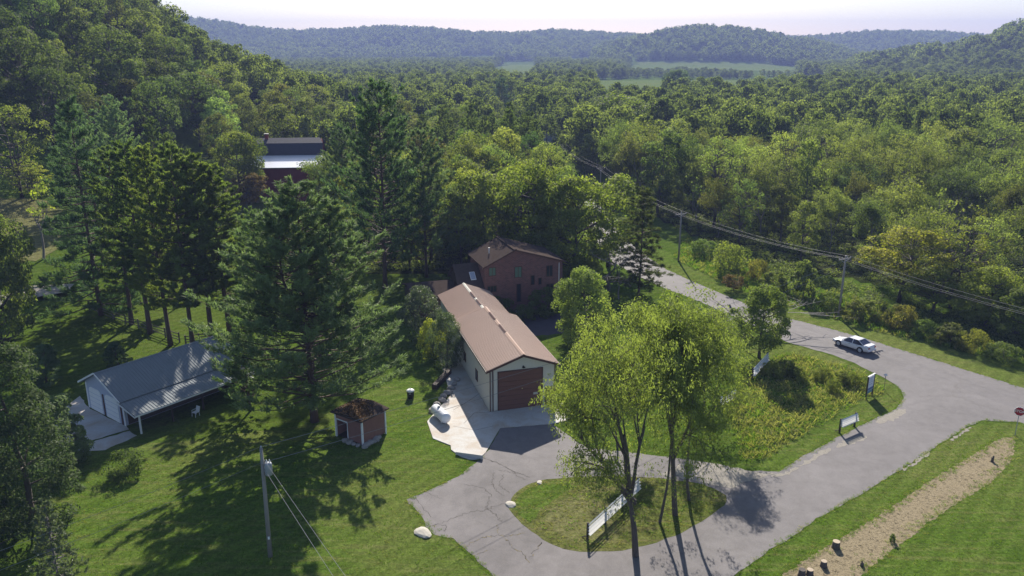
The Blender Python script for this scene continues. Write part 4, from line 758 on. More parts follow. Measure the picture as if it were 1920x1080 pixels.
# ------------------------------------------------------------------ woods: single trees near, masses beyond
HOUSES = [(-3, 76, 8), (-6, 90, 8), (1, 108, 13), (-8, 108, 12), (-52, 184, 15), (-36, 75, 14)]
ROADC = [(80, 40), (54, 81), (41, 93), (28, 112), (22, 130), (18.5, 150), (17, 170), (16, 200), (8, 240), (-2, 270), (-12, 330)]
def road_dist(x, y):
    d = np.full(np.shape(x), 1e9)
    for (ax, ay), (bx, by) in zip(ROADC[:-1], ROADC[1:]):
        t = np.clip(((x - ax) * (bx - ax) + (y - ay) * (by - ay)) / ((bx - ax) ** 2 + (by - ay) ** 2), 0, 1); d = np.minimum(d, np.hypot(x - ax - t * (bx - ax), y - ay - t * (by - ay)))
    return d
def poisson(poly, dist, seed, tries=9000):
    rg = np.random.default_rng(seed); poly = np.array(poly); lo, hi = poly.min(0), poly.max(0); cell = dist; grid = {}; out = []
    P = lo + (hi - lo) * rg.random((tries, 2)); ok = inside(poly, P[:, 0], P[:, 1]); 
    for p in P[ok]:
        i, j = int(p[0] // cell), int(p[1] // cell)
        if any((p[0] - q[0]) ** 2 + (p[1] - q[1]) ** 2 < dist * dist for a in (-1, 0, 1) for b in (-1, 0, 1) for q in grid.get((i + a, j + b), ())): continue
        grid.setdefault((i, j), []).append(p); out.append(p)
    return np.array(out)
RIGHT = [T(*q) for q in ((1290, 438), (1400, 478), (1500, 506), (1600, 524), (1700, 545), (1800, 566), (1925, 592))] + [(100, 92), (150, 130), (170, 185), (100, 205), (24, 205)]
BACK = [(-70, 205), (-40, 215), (-20, 165), (-4, 150), (10, 150), (9, 205), (0, 245), (-20, 268), (-75, 265), (-95, 240)]
LEFT = [(-66, 186), (-72, 208), (-95, 240), (-110, 262), (-185, 262), (-190, 185), (-140, 168), (-98, 174), (-80, 184)]
PINES = [(-36, 190), (8, 185), (6, 215), (-38, 222)]
ALLT = []
ORD = "first second third fourth fifth sixth seventh eighth ninth tenth eleventh twelfth thirteenth fourteenth fifteenth sixteenth seventeenth eighteenth nineteenth twentieth".split()
ORD += ["twenty-" + o for o in ORD[:9]] + ["thirtieth"] + ["thirty-" + o for o in ORD[:9]] + ["fortieth"] + ["forty-" + o for o in ORD[:9]]
def column(x, y, z):
    return 960 + FPX * x / (math.cos(PITCH) * y + math.sin(PITCH) * (CAMH - z))
FORM = {"oak0": "round", "oak1": "broad", "oak2": "upright", "oak3": "ragged", "oak4": "loose", "ash0": "thin", "ash1": "open", "ash2": "slim", "redpine0": "full", "redpine1": "slim", "redpine2": "shaggy", "whitepine": "broad", "halfbare": "half bare", "plume0": "plumed", "plume1": "narrow plumed", "plume2": "spreading plumed", "plume3": "tall plumed"}
def wood(poly, dist, seed, kinds, hrange, where, group, tint, nrank, name="leafy_tree", mean=(1, 1, 1), keep=lambda x, y: True):
    rg = np.random.default_rng(seed + 5); L = []
    for x, y in poisson(poly, dist, seed):
        if any((x - a) ** 2 + (y - b) ** 2 < r * r for a, b, r in HOUSES) or road_dist(np.array(x), np.array(y)) < 7.5 or not keep(x, y): continue
        cpx = column(x, y, float(hterr(x, y)) + 8)
        if cpx < -45 or cpx > 1965 or (445 < cpx < 625 and 108 < y < 178): continue
        f = rg.normal(1, tint); g = rg.normal(0, tint * .35); L.append((math.hypot(x, y), cpx, x, y, kinds[rg.integers(len(kinds))], rg.uniform(*hrange), rg.uniform(.72, 1.05), f, g))
    L.sort(); n = len(L); per = math.ceil(n / nrank)
    for r in range(nrank):
        row = sorted(L[r * per:(r + 1) * per], key=lambda q: q[1])
        for i, (_, _, x, y, knd, h, w, f, g) in enumerate(row):
            tone = ("olive" if g > tint * .3 else "bright green" if f > 1 + tint * .6 else "dark green" if f < 1 - tint * .6 else "green")
            rank = ["front", "second", "third", "fourth", "fifth", "rear"][r if r < nrank - 1 else 5]
            h *= (.78 if r == 0 and 'right' in where else 1)
            plant(knd, x, y, h, w, name, f"{tone} {FORM[knd]} tree, {ORD[i]} from left in {rank} rank of {where}", "tree", group, (max(.4, f + g) * mean[0], max(.4, f) * mean[1], max(.4, f - .5 * g) * mean[2]))
    return n
nr = wood(RIGHT, 7.3, 301, ["plume0", "plume1", "plume2", "plume3", "plume0", "plume2", "oak2", "ash0", "ash1", "ash2", "halfbare"], (12, 19), "the right woods", "trees of the right woods", .22, 5, mean=(1.15, 1.1, 1.05))
nb_ = wood(BACK, 8.4, 302, ["oak0", "oak1", "oak2", "oak4", "ash1"], (13, 19), "the far belt", "trees of the belt behind the houses", .24, 3, keep=lambda x, y: not inside(PINES, x, y))
np_ = wood(PINES, 5.6, 303, ["redpine0", "redpine1", "redpine2"], (17, 21), "the pine stand", "pines of the plantation stand", .12, 2, "pine_tree")
nl = wood(LEFT, 8.4, 304, ["oak0", "oak1", "oak2", "oak3", "oak4"], (14, 22), "the left slope", "trees of the left wooded slope", .26, 4)
ng_ = wood([(-40, 128), (-8, 124), (12, 126), (11, 150), (9, 185), (-36, 190), (-48, 160)], 6.8, 305, ["oak0", "plume0", "oak2", "plume3", "ash1"], (11, 17), "the house grove", "trees of the grove behind the brick house", .24, 3, mean=(1.15, 1.12, .95))
nq_ = wood([(-62, 110), (-31, 98), (-25, 118), (-30, 145), (-62, 150), (-70, 130)], 11.0, 306, ["redpine0", "redpine1", "redpine2", "whitepine"], (16, 23), "the barn-side pines", "pines between rail fence and barn", .14, 3, "pine_tree", keep=lambda x, y: abs(column(x, y, 5) - 530) > 115)
print("woods", nr, nb_, np_, nl)
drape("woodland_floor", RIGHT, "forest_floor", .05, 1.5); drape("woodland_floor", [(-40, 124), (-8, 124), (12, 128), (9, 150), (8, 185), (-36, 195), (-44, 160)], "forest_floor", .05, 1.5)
# masses: point clouds of trees that instance one joined mesh each
def mass_proto(name, seed, H, R, ncl, per, size, mat, top=.55):
    rg = np.random.default_rng(seed); parts = []
    for k in range(ncl):
        t = (k + rg.random()) / ncl; tt = .25 + .75 * t; a = rg.random() * 6.28
        pr = math.sqrt(max(0, 1 - ((t - (1 - top)) / (top if t > 1 - top else (1 - top) * 1.3)) ** 2)); rr = R * pr * (.35 + .65 * rg.random() ** .5)
        parts.append(clump_leaves(rg, np.array([math.cos(a) * rr, math.sin(a) * rr, tt * H - R * .15]), R * .32 * rg.uniform(.7, 1.3), per, size, .7, 0, .75))
    tb = MB().tube([(0, 0, 0), (0, 0, H * .8)], [.22, .05], 4, False)
    ob = bpy.data.objects.new(name, leaf_mesh(name, parts, mat, tb)); return ob
def mass(name, pts, scale, protos, label, cat, rot=True, kindv="stuff"):
    col = bpy.data.collections.new(name + "_source")
    for p in protos: col.objects.link(p)
    pts = np.asarray(pts); me = bpy.data.meshes.new(name); me.from_pydata(pts.tolist(), [], []); n = len(pts); rg = np.random.default_rng(n)
    me.attributes.new("sc", 'FLOAT_VECTOR', 'POINT').data.foreach_set("vector", np.asarray(scale, np.float32).ravel())
    r = np.zeros((n, 3), np.float32); r[:, 2] = rg.random(n) * 6.28; me.attributes.new("ro", 'FLOAT_VECTOR', 'POINT').data.foreach_set("vector", r.ravel())
    me.attributes.new("ix", 'INT', 'POINT').data.foreach_set("value", rg.integers(0, len(protos), n).astype(np.int32))
    o = link(name, me); o["kind"] = kindv; tag(o, label, cat)
    ng = bpy.data.node_groups.new(name, 'GeometryNodeTree'); ng.interface.new_socket("Geometry", in_out='INPUT', socket_type='NodeSocketGeometry'); ng.interface.new_socket("Geometry", in_out='OUTPUT', socket_type='NodeSocketGeometry')
    N = ng.nodes; i = N.new("NodeGroupInput"); u = N.new("NodeGroupOutput"); ip = N.new("GeometryNodeInstanceOnPoints"); ci = N.new("GeometryNodeCollectionInfo"); ci.inputs[0].default_value = col; ci.inputs[1].default_value = True; ci.inputs[2].default_value = True
    def attr(nm, ty):
        a = N.new("GeometryNodeInputNamedAttribute"); a.data_type = ty; a.inputs[0].default_value = nm; return next(s for s in a.outputs if s.enabled and s.name == "Attribute")
    ng.links.new(i.outputs[0], ip.inputs["Points"]); ng.links.new(ci.outputs[0], ip.inputs["Instance"]); ip.inputs["Pick Instance"].default_value = True
    ng.links.new(attr("ix", 'INT'), ip.inputs["Instance Index"]); ng.links.new(attr("sc", 'FLOAT_VECTOR'), ip.inputs["Scale"])
    er = N.new("FunctionNodeEulerToRotation"); ng.links.new(attr("ro", 'FLOAT_VECTOR'), er.inputs[0]); ng.links.new(er.outputs[0], ip.inputs["Rotation"])
    ng.links.new(ip.outputs[0], u.inputs[0]); md = o.modifiers.new("instances", 'NODES'); md.node_group = ng; return o
mid_p = [mass_proto("tree_source", 400 + k, 13, [4.3, 4.9, 3.9][k], 44, 62, .6, "leaf_far", [.5, .45, .6][k]) for k in range(3)]
far_p = [mass_proto("tree_source", 410 + k, 13, [5.6, 6.2, 5.0][k], 22, 22, 1.3, "leaf_far", [.5, .45, .55][k]) for k in range(3)]
FIELDS = [[T(*q) for q in ((1110, 214), (1240, 214), (1330, 205), (1440, 196), (1560, 182), (1550, 150), (1400, 149), (1250, 147), (1110, 150))], [T(*q) for q in ((1180, 141), (1300, 138), (1400, 145), (1490, 148), (1500, 125), (1430, 117), (1330, 115), (1180, 115))], [T(*q) for q in ((928, 168), (990, 168), (1015, 135), (1000, 119), (950, 118), (920, 130))],
          [T(*q) for q in ((860, 118), (930, 118), (930, 104), (860, 104))], [T(*q) for q in ((1070, 125), (1115, 125), (1110, 108), (1070, 108))]]
LOW = [T(*q) for q in ((1170, 160), (1500, 160), (1505, 138), (1170, 136))]
def scatter(r0, r1, a0, a1, spacing, seed):
    rg = np.random.default_rng(seed); n = int(.5 * (a1 - a0) * (r1 * r1 - r0 * r0) / spacing ** 2); r = np.sqrt(rg.uniform(r0 * r0, r1 * r1, n)); a = rg.uniform(a0, a1, n); return r * np.sin(a), r * np.cos(a), rg
def clear_fields(x, y):
    k = np.ones(len(x), bool)
    for f in FIELDS: k &= ~inside(f, x, y)
    return k
x, y, rg = scatter(150, 620, -.66, .68, 7.6, 51); k = ~inside(RIGHT, x, y) & ~inside(BACK, x, y) & ~inside(LEFT, x, y) & ~inside(PINES, x, y) & (road_dist(x, y) > 8) & (y > 195) & clear_fields(x, y)
k &= ~((x < 0) & (y < 205) & (x > -66)) & ~((np.hypot(x + 52, y - 184) < 22))
x, y = x[k], y[k]; s = rg.uniform(.55, 1.4, len(x)); print("mid", len(x))
mass("woods", np.stack([x, y, hterr(x, y)], 1), np.stack([s * rg.uniform(.7, 1.05, len(x)), s * rg.uniform(.7, 1.05, len(x)), s * 1.1], 1), mid_p, "dense valley woods stretching beyond the nearer trees", "woods")
x, y, rg = scatter(620, 1700, -.62, .66, 11, 52); k = clear_fields(x, y) & (vnoise(x, y, 160, 2) > -.75); x, y = x[k], y[k]; s = rg.uniform(.8, 1.35, len(x)) * np.where(inside(LOW, x, y), .62, 1); print("far", len(x))
mass("valley_woods", np.stack([x, y, hterr(x, y)], 1), np.stack([s, s, s], 1), mid_p, "hazy blue-green woods on the far valley floor", "woods")
x, y, rg = scatter(1000, 2900, -.62, .68, 15, 53); z = hterr(x, y); k = (z > 3) & clear_fields(x, y); x, y, z = x[k], y[k], z[k]; s = rg.uniform(.8, 1.9, len(x)); print("hill", len(x))
mass("hill_forest", np.stack([x, y, z], 1), np.stack([s, s, s], 1), far_p, "hazy blue forest covering the distant hills", "forest")
# forest floor litter and undergrowth, tall grass, weeds
def tuft_proto(name, seed, n, h, spread, w, mat, lean=.5):
    rg = np.random.default_rng(seed); a = rg.random(n) * 6.28; r = spread * rg.random(n) ** .5; L = h * rg.uniform(.5, 1.1, n)
    d = unit(np.stack([np.cos(a) * lean * rg.random(n) * 1.6, np.sin(a) * lean * rg.random(n) * 1.6, np.ones(n)], 1)); p = np.stack([np.cos(a) * r, np.sin(a) * r, np.zeros(n)], 1) + d * L[:, None] * .48
    return bpy.data.objects.new(name, leaf_mesh(name, [leaf_geo(p, rand_dir(rg, n) * [1, 1, .4], d, L, w, rg.random(n))], mat))
def bush_proto(name, seed, R, mat):
    rg = np.random.default_rng(seed); return bpy.data.objects.new(name, leaf_mesh(name, [clump_leaves(rg, np.array([rg.normal(0, R * .5), rg.normal(0, R * .5), R * .35]), R * .5, 26, .24, .6) for _ in range(6)], mat))
def fill(polys, spacing, seed, excl=7.0, zoff=0):
    out = []
    for i, p in enumerate(polys):
        q = poisson(p, spacing, seed + i, int(3.2 * abs(np.ptp(np.array(p)[:, 0]) * np.ptp(np.array(p)[:, 1])) / spacing ** 2)); 
        if len(q): out.append(q)
    q = np.concatenate(out); q = q[road_dist(q[:, 0], q[:, 1]) > excl]; 
    for a, b, r in HOUSES: q = q[np.hypot(q[:, 0] - a, q[:, 1] - b) > r * .8]
    return np.stack([q[:, 0], q[:, 1], hterr(q[:, 0], q[:, 1]) + zoff], 1)
P = fill([RIGHT, [T(*q) for q in ((1300, 462), (1400, 508), (1500, 542), (1600, 568), (1700, 598), (1800, 628), (1925, 668), (1925, 620), (1700, 560), (1500, 512), (1300, 446))], [(-66, 180), (-72, 205), (-150, 205), (-150, 165), (-98, 172)], [(-38, 126), (11, 126), (9, 200), (-30, 205)]], 1.75, 61); rg = np.random.default_rng(1); s = rg.uniform(.6, 1.6, len(P)); print("under", len(P))
mass("undergrowth", P, np.stack([s, s, s * rg.uniform(.5, 1, len(P))], 1), [bush_proto("bush_source", 71 + k, 1.1, "leaf_green") for k in range(3)], "low leafy undergrowth on the woodland floor", "undergrowth")
VERGE = [G(*q) for q in ((1300, 524), (1400, 566), (1480, 593), (1640, 635), (1800, 684), (1925, 724))] + [T(*q) for q in ((1925, 660), (1800, 620), (1700, 592), (1600, 560), (1500, 536), (1400, 505), (1290, 448), (1262, 485))]
P = fill([VERGE], .42, 62, 6.6); rg = np.random.default_rng(2); s = rg.uniform(.45, 1.25, len(P)); print("verge", len(P))
mass("tall_grass", P, np.stack([s, s, s], 1), [tuft_proto("grass_source", 81, 16, .6, .25, .07, "grass_blade"), tuft_proto("grass_source", 82, 14, .7, .28, .09, "grass_blade", .8), tuft_proto("grass_source", 83, 16, .7, .25, .06, "grass_dry")], "tall green weeds on the verge between road and right woods", "grass")
ROUGH = gp((1398, 690), (1480, 662), (1560, 682), (1640, 712), (1655, 735), (1610, 752), (1560, 778), (1500, 815), (1440, 858), (1395, 862), (1375, 780))
P = fill([ROUGH], .36, 63, 4.4); rg = np.random.default_rng(3); s = rg.uniform(.5, 1.3, len(P)); print("rough", len(P))
mass("rough_grass", P, np.stack([s * 1.1, s * 1.1, s * .8], 1), [tuft_proto("grass_source", 84, 20, .6, .3, .07, "grass_dry", 1.1), tuft_proto("grass_source", 85, 20, .55, .3, .08, "grass_blade", 1.2), tuft_proto("grass_source", 86, 18, .7, .25, .06, "grass_dry", .9)], "matted unmown grass patch inside the road corner", "grass")
STRIP = gp((1457, 1085), (1547, 1029), (1647, 969), (1747, 902), (1830, 852), (1873, 825), (1900, 821), (1896, 860), (1858, 901), (1778, 951), (1695, 1011), (1611, 1080))
P = fill([STRIP], .42, 64, 0, .008); rg = np.random.default_rng(4); s = rg.uniform(.25, .8, len(P)) ** 1.3; print("straw", len(P))
leaf_mat("straw", (.15, .12, .07), (.32, .26, .165), .1)
def clod_proto(seed):
    rg = np.random.default_rng(seed); n = 26; p = np.stack([rg.normal(0, .22, n), rg.normal(0, .16, n), .015 + .06 * rg.random(n)], 1); return bpy.data.objects.new("straw_source", leaf_mesh("straw_source", [leaf_geo(p, rand_dir(rg, n) * [.8, .8, .3] + [0, 0, .8], rand_dir(rg, n) * [1, 1, .3], .2, .05, rg.random(n))], "straw"))
mass("straw_litter", P, np.stack([s, s, s * .6], 1), [clod_proto(91), clod_proto(92), clod_proto(93)], "chopped straw and clods littering the bare strip", "straw")
LAWNS = [gp((1400, 1068), (1533, 978), (1647, 912), (1747, 848), (1843, 793), (1910, 797), (1905, 815), (1873, 820), (1747, 897), (1647, 964), (1547, 1024), (1450, 1080)), gp((1620, 1080), (1700, 1016), (1782, 956), (1862, 906), (1925, 850), (1925, 1080)), gp((920, 1080), (765, 940), (800, 923), (900, 855), (810, 826), (800, 793), (760, 745), (560, 830), (300, 840), (150, 860), (40, 1080)), gp((1462, 878), (1513, 847), (1570, 815), (1676, 766), (1690, 745), (1660, 742), (1560, 783), (1500, 820), (1440, 862))]
P = fill(LAWNS, .34, 65, 0); rg = np.random.default_rng(6); s = rg.uniform(.35, 1.2, len(P)); print("lawn", len(P))
mass("lawn_grass", P, np.stack([s, s, s], 1), [tuft_proto("grass_source", 87, 12, .11, .14, .05, "grass_blade", 1.0), tuft_proto("grass_source", 88, 12, .09, .16, .05, "grass_blade", 1.3), tuft_proto("grass_source", 90, 12, .10, .14, .05, "grass_blade", 1.1), tuft_proto("grass_source", 89, 10, .10, .14, .05, "grass_dry", 1.2)], "short mown grass blades on the lawns beside drive and road", "grass")
ISL = smooth_poly(gp((955, 945), (980, 917), (1015, 903), (1100, 896), (1200, 896), (1300, 906), (1340, 919), (1362, 937), (1330, 963), (1275, 996), (1200, 1024), (1110, 1033), (1052, 1026), (1003, 997), (970, 970)), 2)
P = fill([ISL], .3, 66, 0, .024); rg = np.random.default_rng(11); s = rg.uniform(.35, 1.3, len(P)); mass("island_grass", P, np.stack([s, s, s], 1), [tuft_proto("grass_source", 97, 12, .12, .14, .045, "grass_dry", 1.1), tuft_proto("grass_source", 98, 12, .11, .14, .045, "grass_blade", 1.1)], "short dry grass on the driveway island", "grass")
E = []; rg = np.random.default_rng(8)
for line, side in ((SIDE_E[:7], .12), (SIDE_W[:8], .1), (DRIVE[2:13], .1), (MAIN_N[1:10], .15), (STRIP[:7], .3), (STRIP[6:], .4)):
    for a, b in zip(line[:-1], line[1:]):
        n = int(math.hypot(b[0] - a[0], b[1] - a[1]) / (.12 if side < .2 else .06))
        for i in range(n): t = rg.random(); E.append((a[0] + (b[0] - a[0]) * t + rg.normal(0, side), a[1] + (b[1] - a[1]) * t + rg.normal(0, side), .012))
s = rg.uniform(.5, 1.25, len(E)); mass("edge_grass", E, np.stack([s, s, s], 1), [tuft_proto("grass_source", 94, 14, .13, .14, .025, "grass_blade", .7), tuft_proto("grass_source", 95, 14, .12, .14, .025, "grass_blade", .9), tuft_proto("grass_source", 96, 12, .12, .14, .025, "grass_dry", .9)], "ragged grass fringe creeping over the pavement edges", "grass")
for k, (px, py, w) in enumerate([(1448, 705, 50), (1475, 700, 45), (1500, 715, 30), (1540, 712, 40), (1580, 720, 36), (1600, 722, 44), (1560, 735, 30)]):
    at(f"shrub{k % 3}", px, py, py - 24, w, "weed_bush", f"leafy weed clump in the unmown patch, {ORD[k]} counted from the leaning panel", "shrub", "weed clumps in the unmown patch", col=(1.3, 1.2, .8))

# ------------------------------------------------------------------ concrete pad, cracks, rocks, tank
def pad():
    poly = gp((801, 791), (812, 823), (845, 836), (846, 844), (862, 856), (880, 862), (897, 862), (910, 850), (938, 803), (1036, 795), (1075, 788), (1068, 762)) + [(5.2, 75.2), (-2.24, 73.0), (-7.0, 90), (-9.0, 90)] + gp((845, 742), (815, 775))
    ar = sum(poly[i][0] * poly[(i + 1) % len(poly)][1] - poly[(i + 1) % len(poly)][0] * poly[i][1] for i in range(len(poly)))
    if ar < 0: poly = poly[::-1]
    n = len(poly); z = .07; me = bpy.data.meshes.new("concrete_pad"); me.from_pydata([(x, y, z) for x, y in poly] + [(x, y, -.1) for x, y in poly], [], [tuple(range(n))] + [(i, i + n, (i + 1) % n + n, (i + 1) % n) for i in range(n)]); me.materials.append(MATS["concrete"]); me.update()
    o = link("concrete_pad", me); o["kind"] = "structure"
    for seg in (((870, 795), (890, 775), (918, 774)), ((925, 800), (890, 808), (850, 800)), ((905, 735), (880, 752), (850, 770))):
        pts = [Vector((*G(*q), 0)) for q in seg]; m = MB()
        for a, b in zip(pts[:-1], pts[1:]):
            d = (b - a).normalized() * 1; nn = Vector((-d.y, d.x, 0)) * .02; m.add([a - nn + Vector((0, 0, z + .003)), b - nn + Vector((0, 0, z + .003)), b + nn + Vector((0, 0, z + .003)), a + nn + Vector((0, 0, z + .003))], [(0, 1, 2, 3)])
        m.build("joint", "crack_dark", o)
    a, b = Vector((*G(855, 852), 0)), Vector((*G(905, 861), 0)); d = (b - a).normalized(); nn = Vector((-d.y, d.x, 0)) * .1
    w = MB().add([a - nn, b - nn, b + nn, a + nn, a - nn + Vector((0, 0, .3)), b - nn + Vector((0, 0, .42)), b + nn + Vector((0, 0, .42)), a + nn + Vector((0, 0, .3))], [(4, 5, 6, 7), (0, 1, 5, 4), (1, 2, 6, 5), (2, 3, 7, 6), (3, 0, 4, 7)]).build("kerb_wall", "concrete")
    tag(w, "low concrete kerb wall at the front corner of the pale pad", "wall")
    a, b = Vector((-7.0, 83.0, 0)), Vector((-8.3, 78.6, 0)); nn = Vector((.25, -.08, 0))
    w = MB().add([a - nn, b - nn, b + nn, a + nn] + [q + Vector((0, 0, .55)) for q in (a - nn, b - nn, b + nn, a + nn)], [(4, 5, 6, 7), (0, 1, 5, 4), (1, 2, 6, 5), (2, 3, 7, 6), (3, 0, 4, 7)]).build("retaining_wall", "dark_wood"); tag(w, "dark low retaining wall beside the garage side wall", "wall")
pad()
for k, (px, py, s) in enumerate([(812, 772, .42), (820, 762, .45), (828, 752, .4), (833, 745, .38), (840, 738, .42), (846, 730, .4), (852, 722, .42), (857, 714, .38)]):
    x, y = G(px, py); rock(x, y, s, "rock", f"grey rock edging the pad near the white tank, {ORDS[k]} counted away from it", "rocks lining the pad edge", 80 + k)
x, y = G(793, 1001); rock(x, y, .5, "pale_rock", "pale boulder at the inner corner of the left driveway edge", None, 90, 0, .4, 1.5)
x, y = G(958, 947); rock(x, y, .36, "pale_rock", "pale flat stone at the left tip of the grass island", None, 91, 0, .35, 1.3)
x, y = G(1012, 906); rock(x, y, .26, "pale_rock", "small white stone on the green top of the island", None, 92, 0, .35, 1.4)
def tank():
    a, b = Vector((*G(816, 778), 0)), Vector((*G(837, 797), 0)); d = (b - a); c = (a + b) / 2; t = thing("propane_tank", "white horizontal propane tank on the concrete pad", "tank", (c.x, c.y, .07), math.atan2(d.y, d.x)); L, r = 3.0, .53
    prof = [(.02, -L / 2 + .0)] + [(r * math.sin(k * math.pi / 12), -L / 2 + .35 - .35 * math.cos(k * math.pi / 12)) for k in range(1, 7)] + [(r * math.cos(k * math.pi / 12), L / 2 - .35 + .35 * math.sin(k * math.pi / 12)) for k in range(0, 6)] + [(.02, L / 2)]
    o = MB().lathe(prof, 24, 'x', (0, 0, .62)).build("vessel", "tank_white", t, True)
    MB().lathe([(.15, 0), (.15, .16), (.11, .22), (.02, .24)], 14, 'z', (-.35, 0, 1.07)).build("dome_lid", "grey_metal", t, True)
    for x in (-.75, .75):
        for y in (-.3, .3): MB().box(x - .05, x + .05, y - .04, y + .04, -.01, .3).build("leg", "tank_white", t)
tank()
def drum():
    x, y = G(770, 746); t = thing("kettle_grill", "black drum with a white domed lid on the lawn", "grill", (x, y, 0)); MB().lathe([(.3, 0), (.36, .12), (.38, .5), (.36, .78)], 18).build("body", "black_metal", t, True)
    lid = MB().lathe([(.42, .78), (.42, .84), (.34, .92), (.16, .99), (.03, 1.0)], 18).build("lid", "white_paint", t, True); MB().lathe([(.05, 1.0), (.05, 1.1), (.02, 1.12)], 8).build("knob", "white_paint", lid); MB().box(-.1, .1, -.40, -.36, .56, .66).build("badge", "grey_metal", t)
drum()
def cracks():
    drv = bpy.data.objects["driveway"]; rg = np.random.default_rng(9); m = MB(); mo = MB()
    lines = [((905, 858), (935, 870), (965, 885), (993, 895)), ((815, 985), (850, 972), (880, 962), (910, 955), (945, 945)), ((912, 955), (915, 940), (922, 928), (905, 915), (870, 908)), ((910, 955), (930, 965), (942, 980)), ((872, 1025), (905, 1008), (932, 1004)), ((895, 1040), (915, 1032)), ((945, 1008), (960, 1025), (985, 1042), (992, 1055)), ((992, 1045), (1010, 1025), (1015, 1018)), ((932, 985), (934, 1003), (950, 1006), (985, 1000)),
             ((795, 920), (825, 935)), ((780, 935), (808, 970)), ((925, 885), (922, 905), (930, 920), (945, 930)), ((935, 882), (960, 885), (985, 900)), ((945, 890), (935, 910), (955, 925)), ((810, 985), (835, 985), (835, 998))]
    for i, l in enumerate(lines):
        pts = [np.array(G(*q)) for q in l]; f = [pts[0]]
        for a, b in zip(pts[:-1], pts[1:]):
            for k in range(1, 9): f.append(a + (b - a) * k / 8 + rg.normal(0, .07, 2) * (k < 8))
        w = .03 if i > 0 else .06
        for a, b in zip(f[:-1], f[1:]):
            d = (b - a) / max(np.linalg.norm(b - a), 1e-6); n = np.array([-d[1], d[0]]) * w * rg.uniform(.3, 1.1); e = d * .03; zz = .0195
            (mo if i in (4, 5, 6, 7, 8) and rg.random() < .5 else m).add([(*(a - n - e), zz), (*(b - n + e), zz), (*(b + n + e), zz), (*(a + n - e), zz)], [(0, 1, 2, 3)])
    m.build("crack", "crack_dark", drv, kind="stuff"); mo.build("mossy_crack", "mulch", drv, kind="stuff")
cracks()

# ------------------------------------------------------------------ board fences, signs, stumps
def board_fence(p0, p1, nposts, h, rails, label, name="board_fence", tilt=.0, low=.5, wid=.16, post="dark_wood", group=None):
    a, b = Vector((*p0, 0)), Vector((*p1, 0)); L = (b - a).length; t = thing(name, label, "fence", (a.x, a.y, .02), math.atan2(b.y - a.y, b.x - a.x), group)
    for k in range(nposts):
        x = L * k / (nposts - 1); MB().box(x - .07, x + .07, .0, .14, -.05, h + .1).build("post", post, t)
        MB().tube([(x, .12, .25), (x, .55, .03)], .04, 4).build("brace", post, t)
    for r in range(rails):
        z = h - .02 - r * (h - low) / max(1, rails - 1)
        MB().slab([(-.12, -.05 - tilt - r * tilt, z - .0), (L + .12, -.05 - tilt - r * tilt, z - .0), (L + .12, -.012, z + wid * .75), (-.12, -.012, z + wid * .75)], .035).build("board", "old_white", t)
    return t
board_fence(G(1103, 1012), G(1196, 925), 4, 1.3, 4, "long white board fence on dark posts under the feathery trees", tilt=.05, wid=.09)
board_fence(G(1575, 812), G(1603, 800), 2, 1.35, 5, "short white board panel on dark legs at the side road edge", tilt=.05, low=.75, wid=.10)
board_fence(G(1411, 712), G(1438, 682), 2, 1.3, 4, "white board panel beneath the neat round tree", tilt=.05, wid=.1)
board_fence(G(1349, 766), G(1376, 752), 2, 1.2, 4, "white board panel half hidden beside the feathery trees", tilt=.05, wid=.1)
def info_sign():
    a, b = Vector((*G(1623, 748), 0)), Vector((*G(1637, 740), 0)); L = 1.35; t = thing("notice_board", "upright pale notice board with blue lower band on two dark posts", "sign", (a.x, a.y, 0), math.atan2(b.y - a.y, b.x - a.x))
    for x in (0, L): MB().box(x - .06, x + .06, -.06, .06, -.02, 2.45).build("post", "dark_wood", t)
    bd = MB().box(.07, L - .07, -.03, .03, .82, 2.38).build("panel", "sign_face", t); MB().box(-.06, L + .06, -.07, .07, 2.455, 2.52).build("top_rail", "white_paint", t)
    MB().box(.075, L - .075, -.036, -.031, .86, 1.14).build("band", "sign_blue", bd); MB().box(.12, L - .12, -.02, .02, .5, .8).build("lower_panel", "sign_teal", t)
    for z, x0, x1 in ((2.1, .3, 1.0), (1.9, .45, .9), (1.7, .25, 1.1), (1.45, .35, .95)): MB().box(x0, x1, -.036, -.031, z, z + .1).build("print", "sign_print", bd)
info_sign()
def marker():
    x, y = G(1657, 732); t = thing("post_marker", "small dark sign on a thin post beside the road corner", "sign", (x, y, 0), .6); MB().tube([(0, 0, -.02), (0, 0, 1.75)], .03, 6).build("post", "fence_wood", t); MB().slab([(-.22, -.1, 1.72), (.22, -.1, 1.72), (.22, .12, 1.86), (-.22, .12, 1.86)], .05).build("plate", "grey_metal", t)
marker()
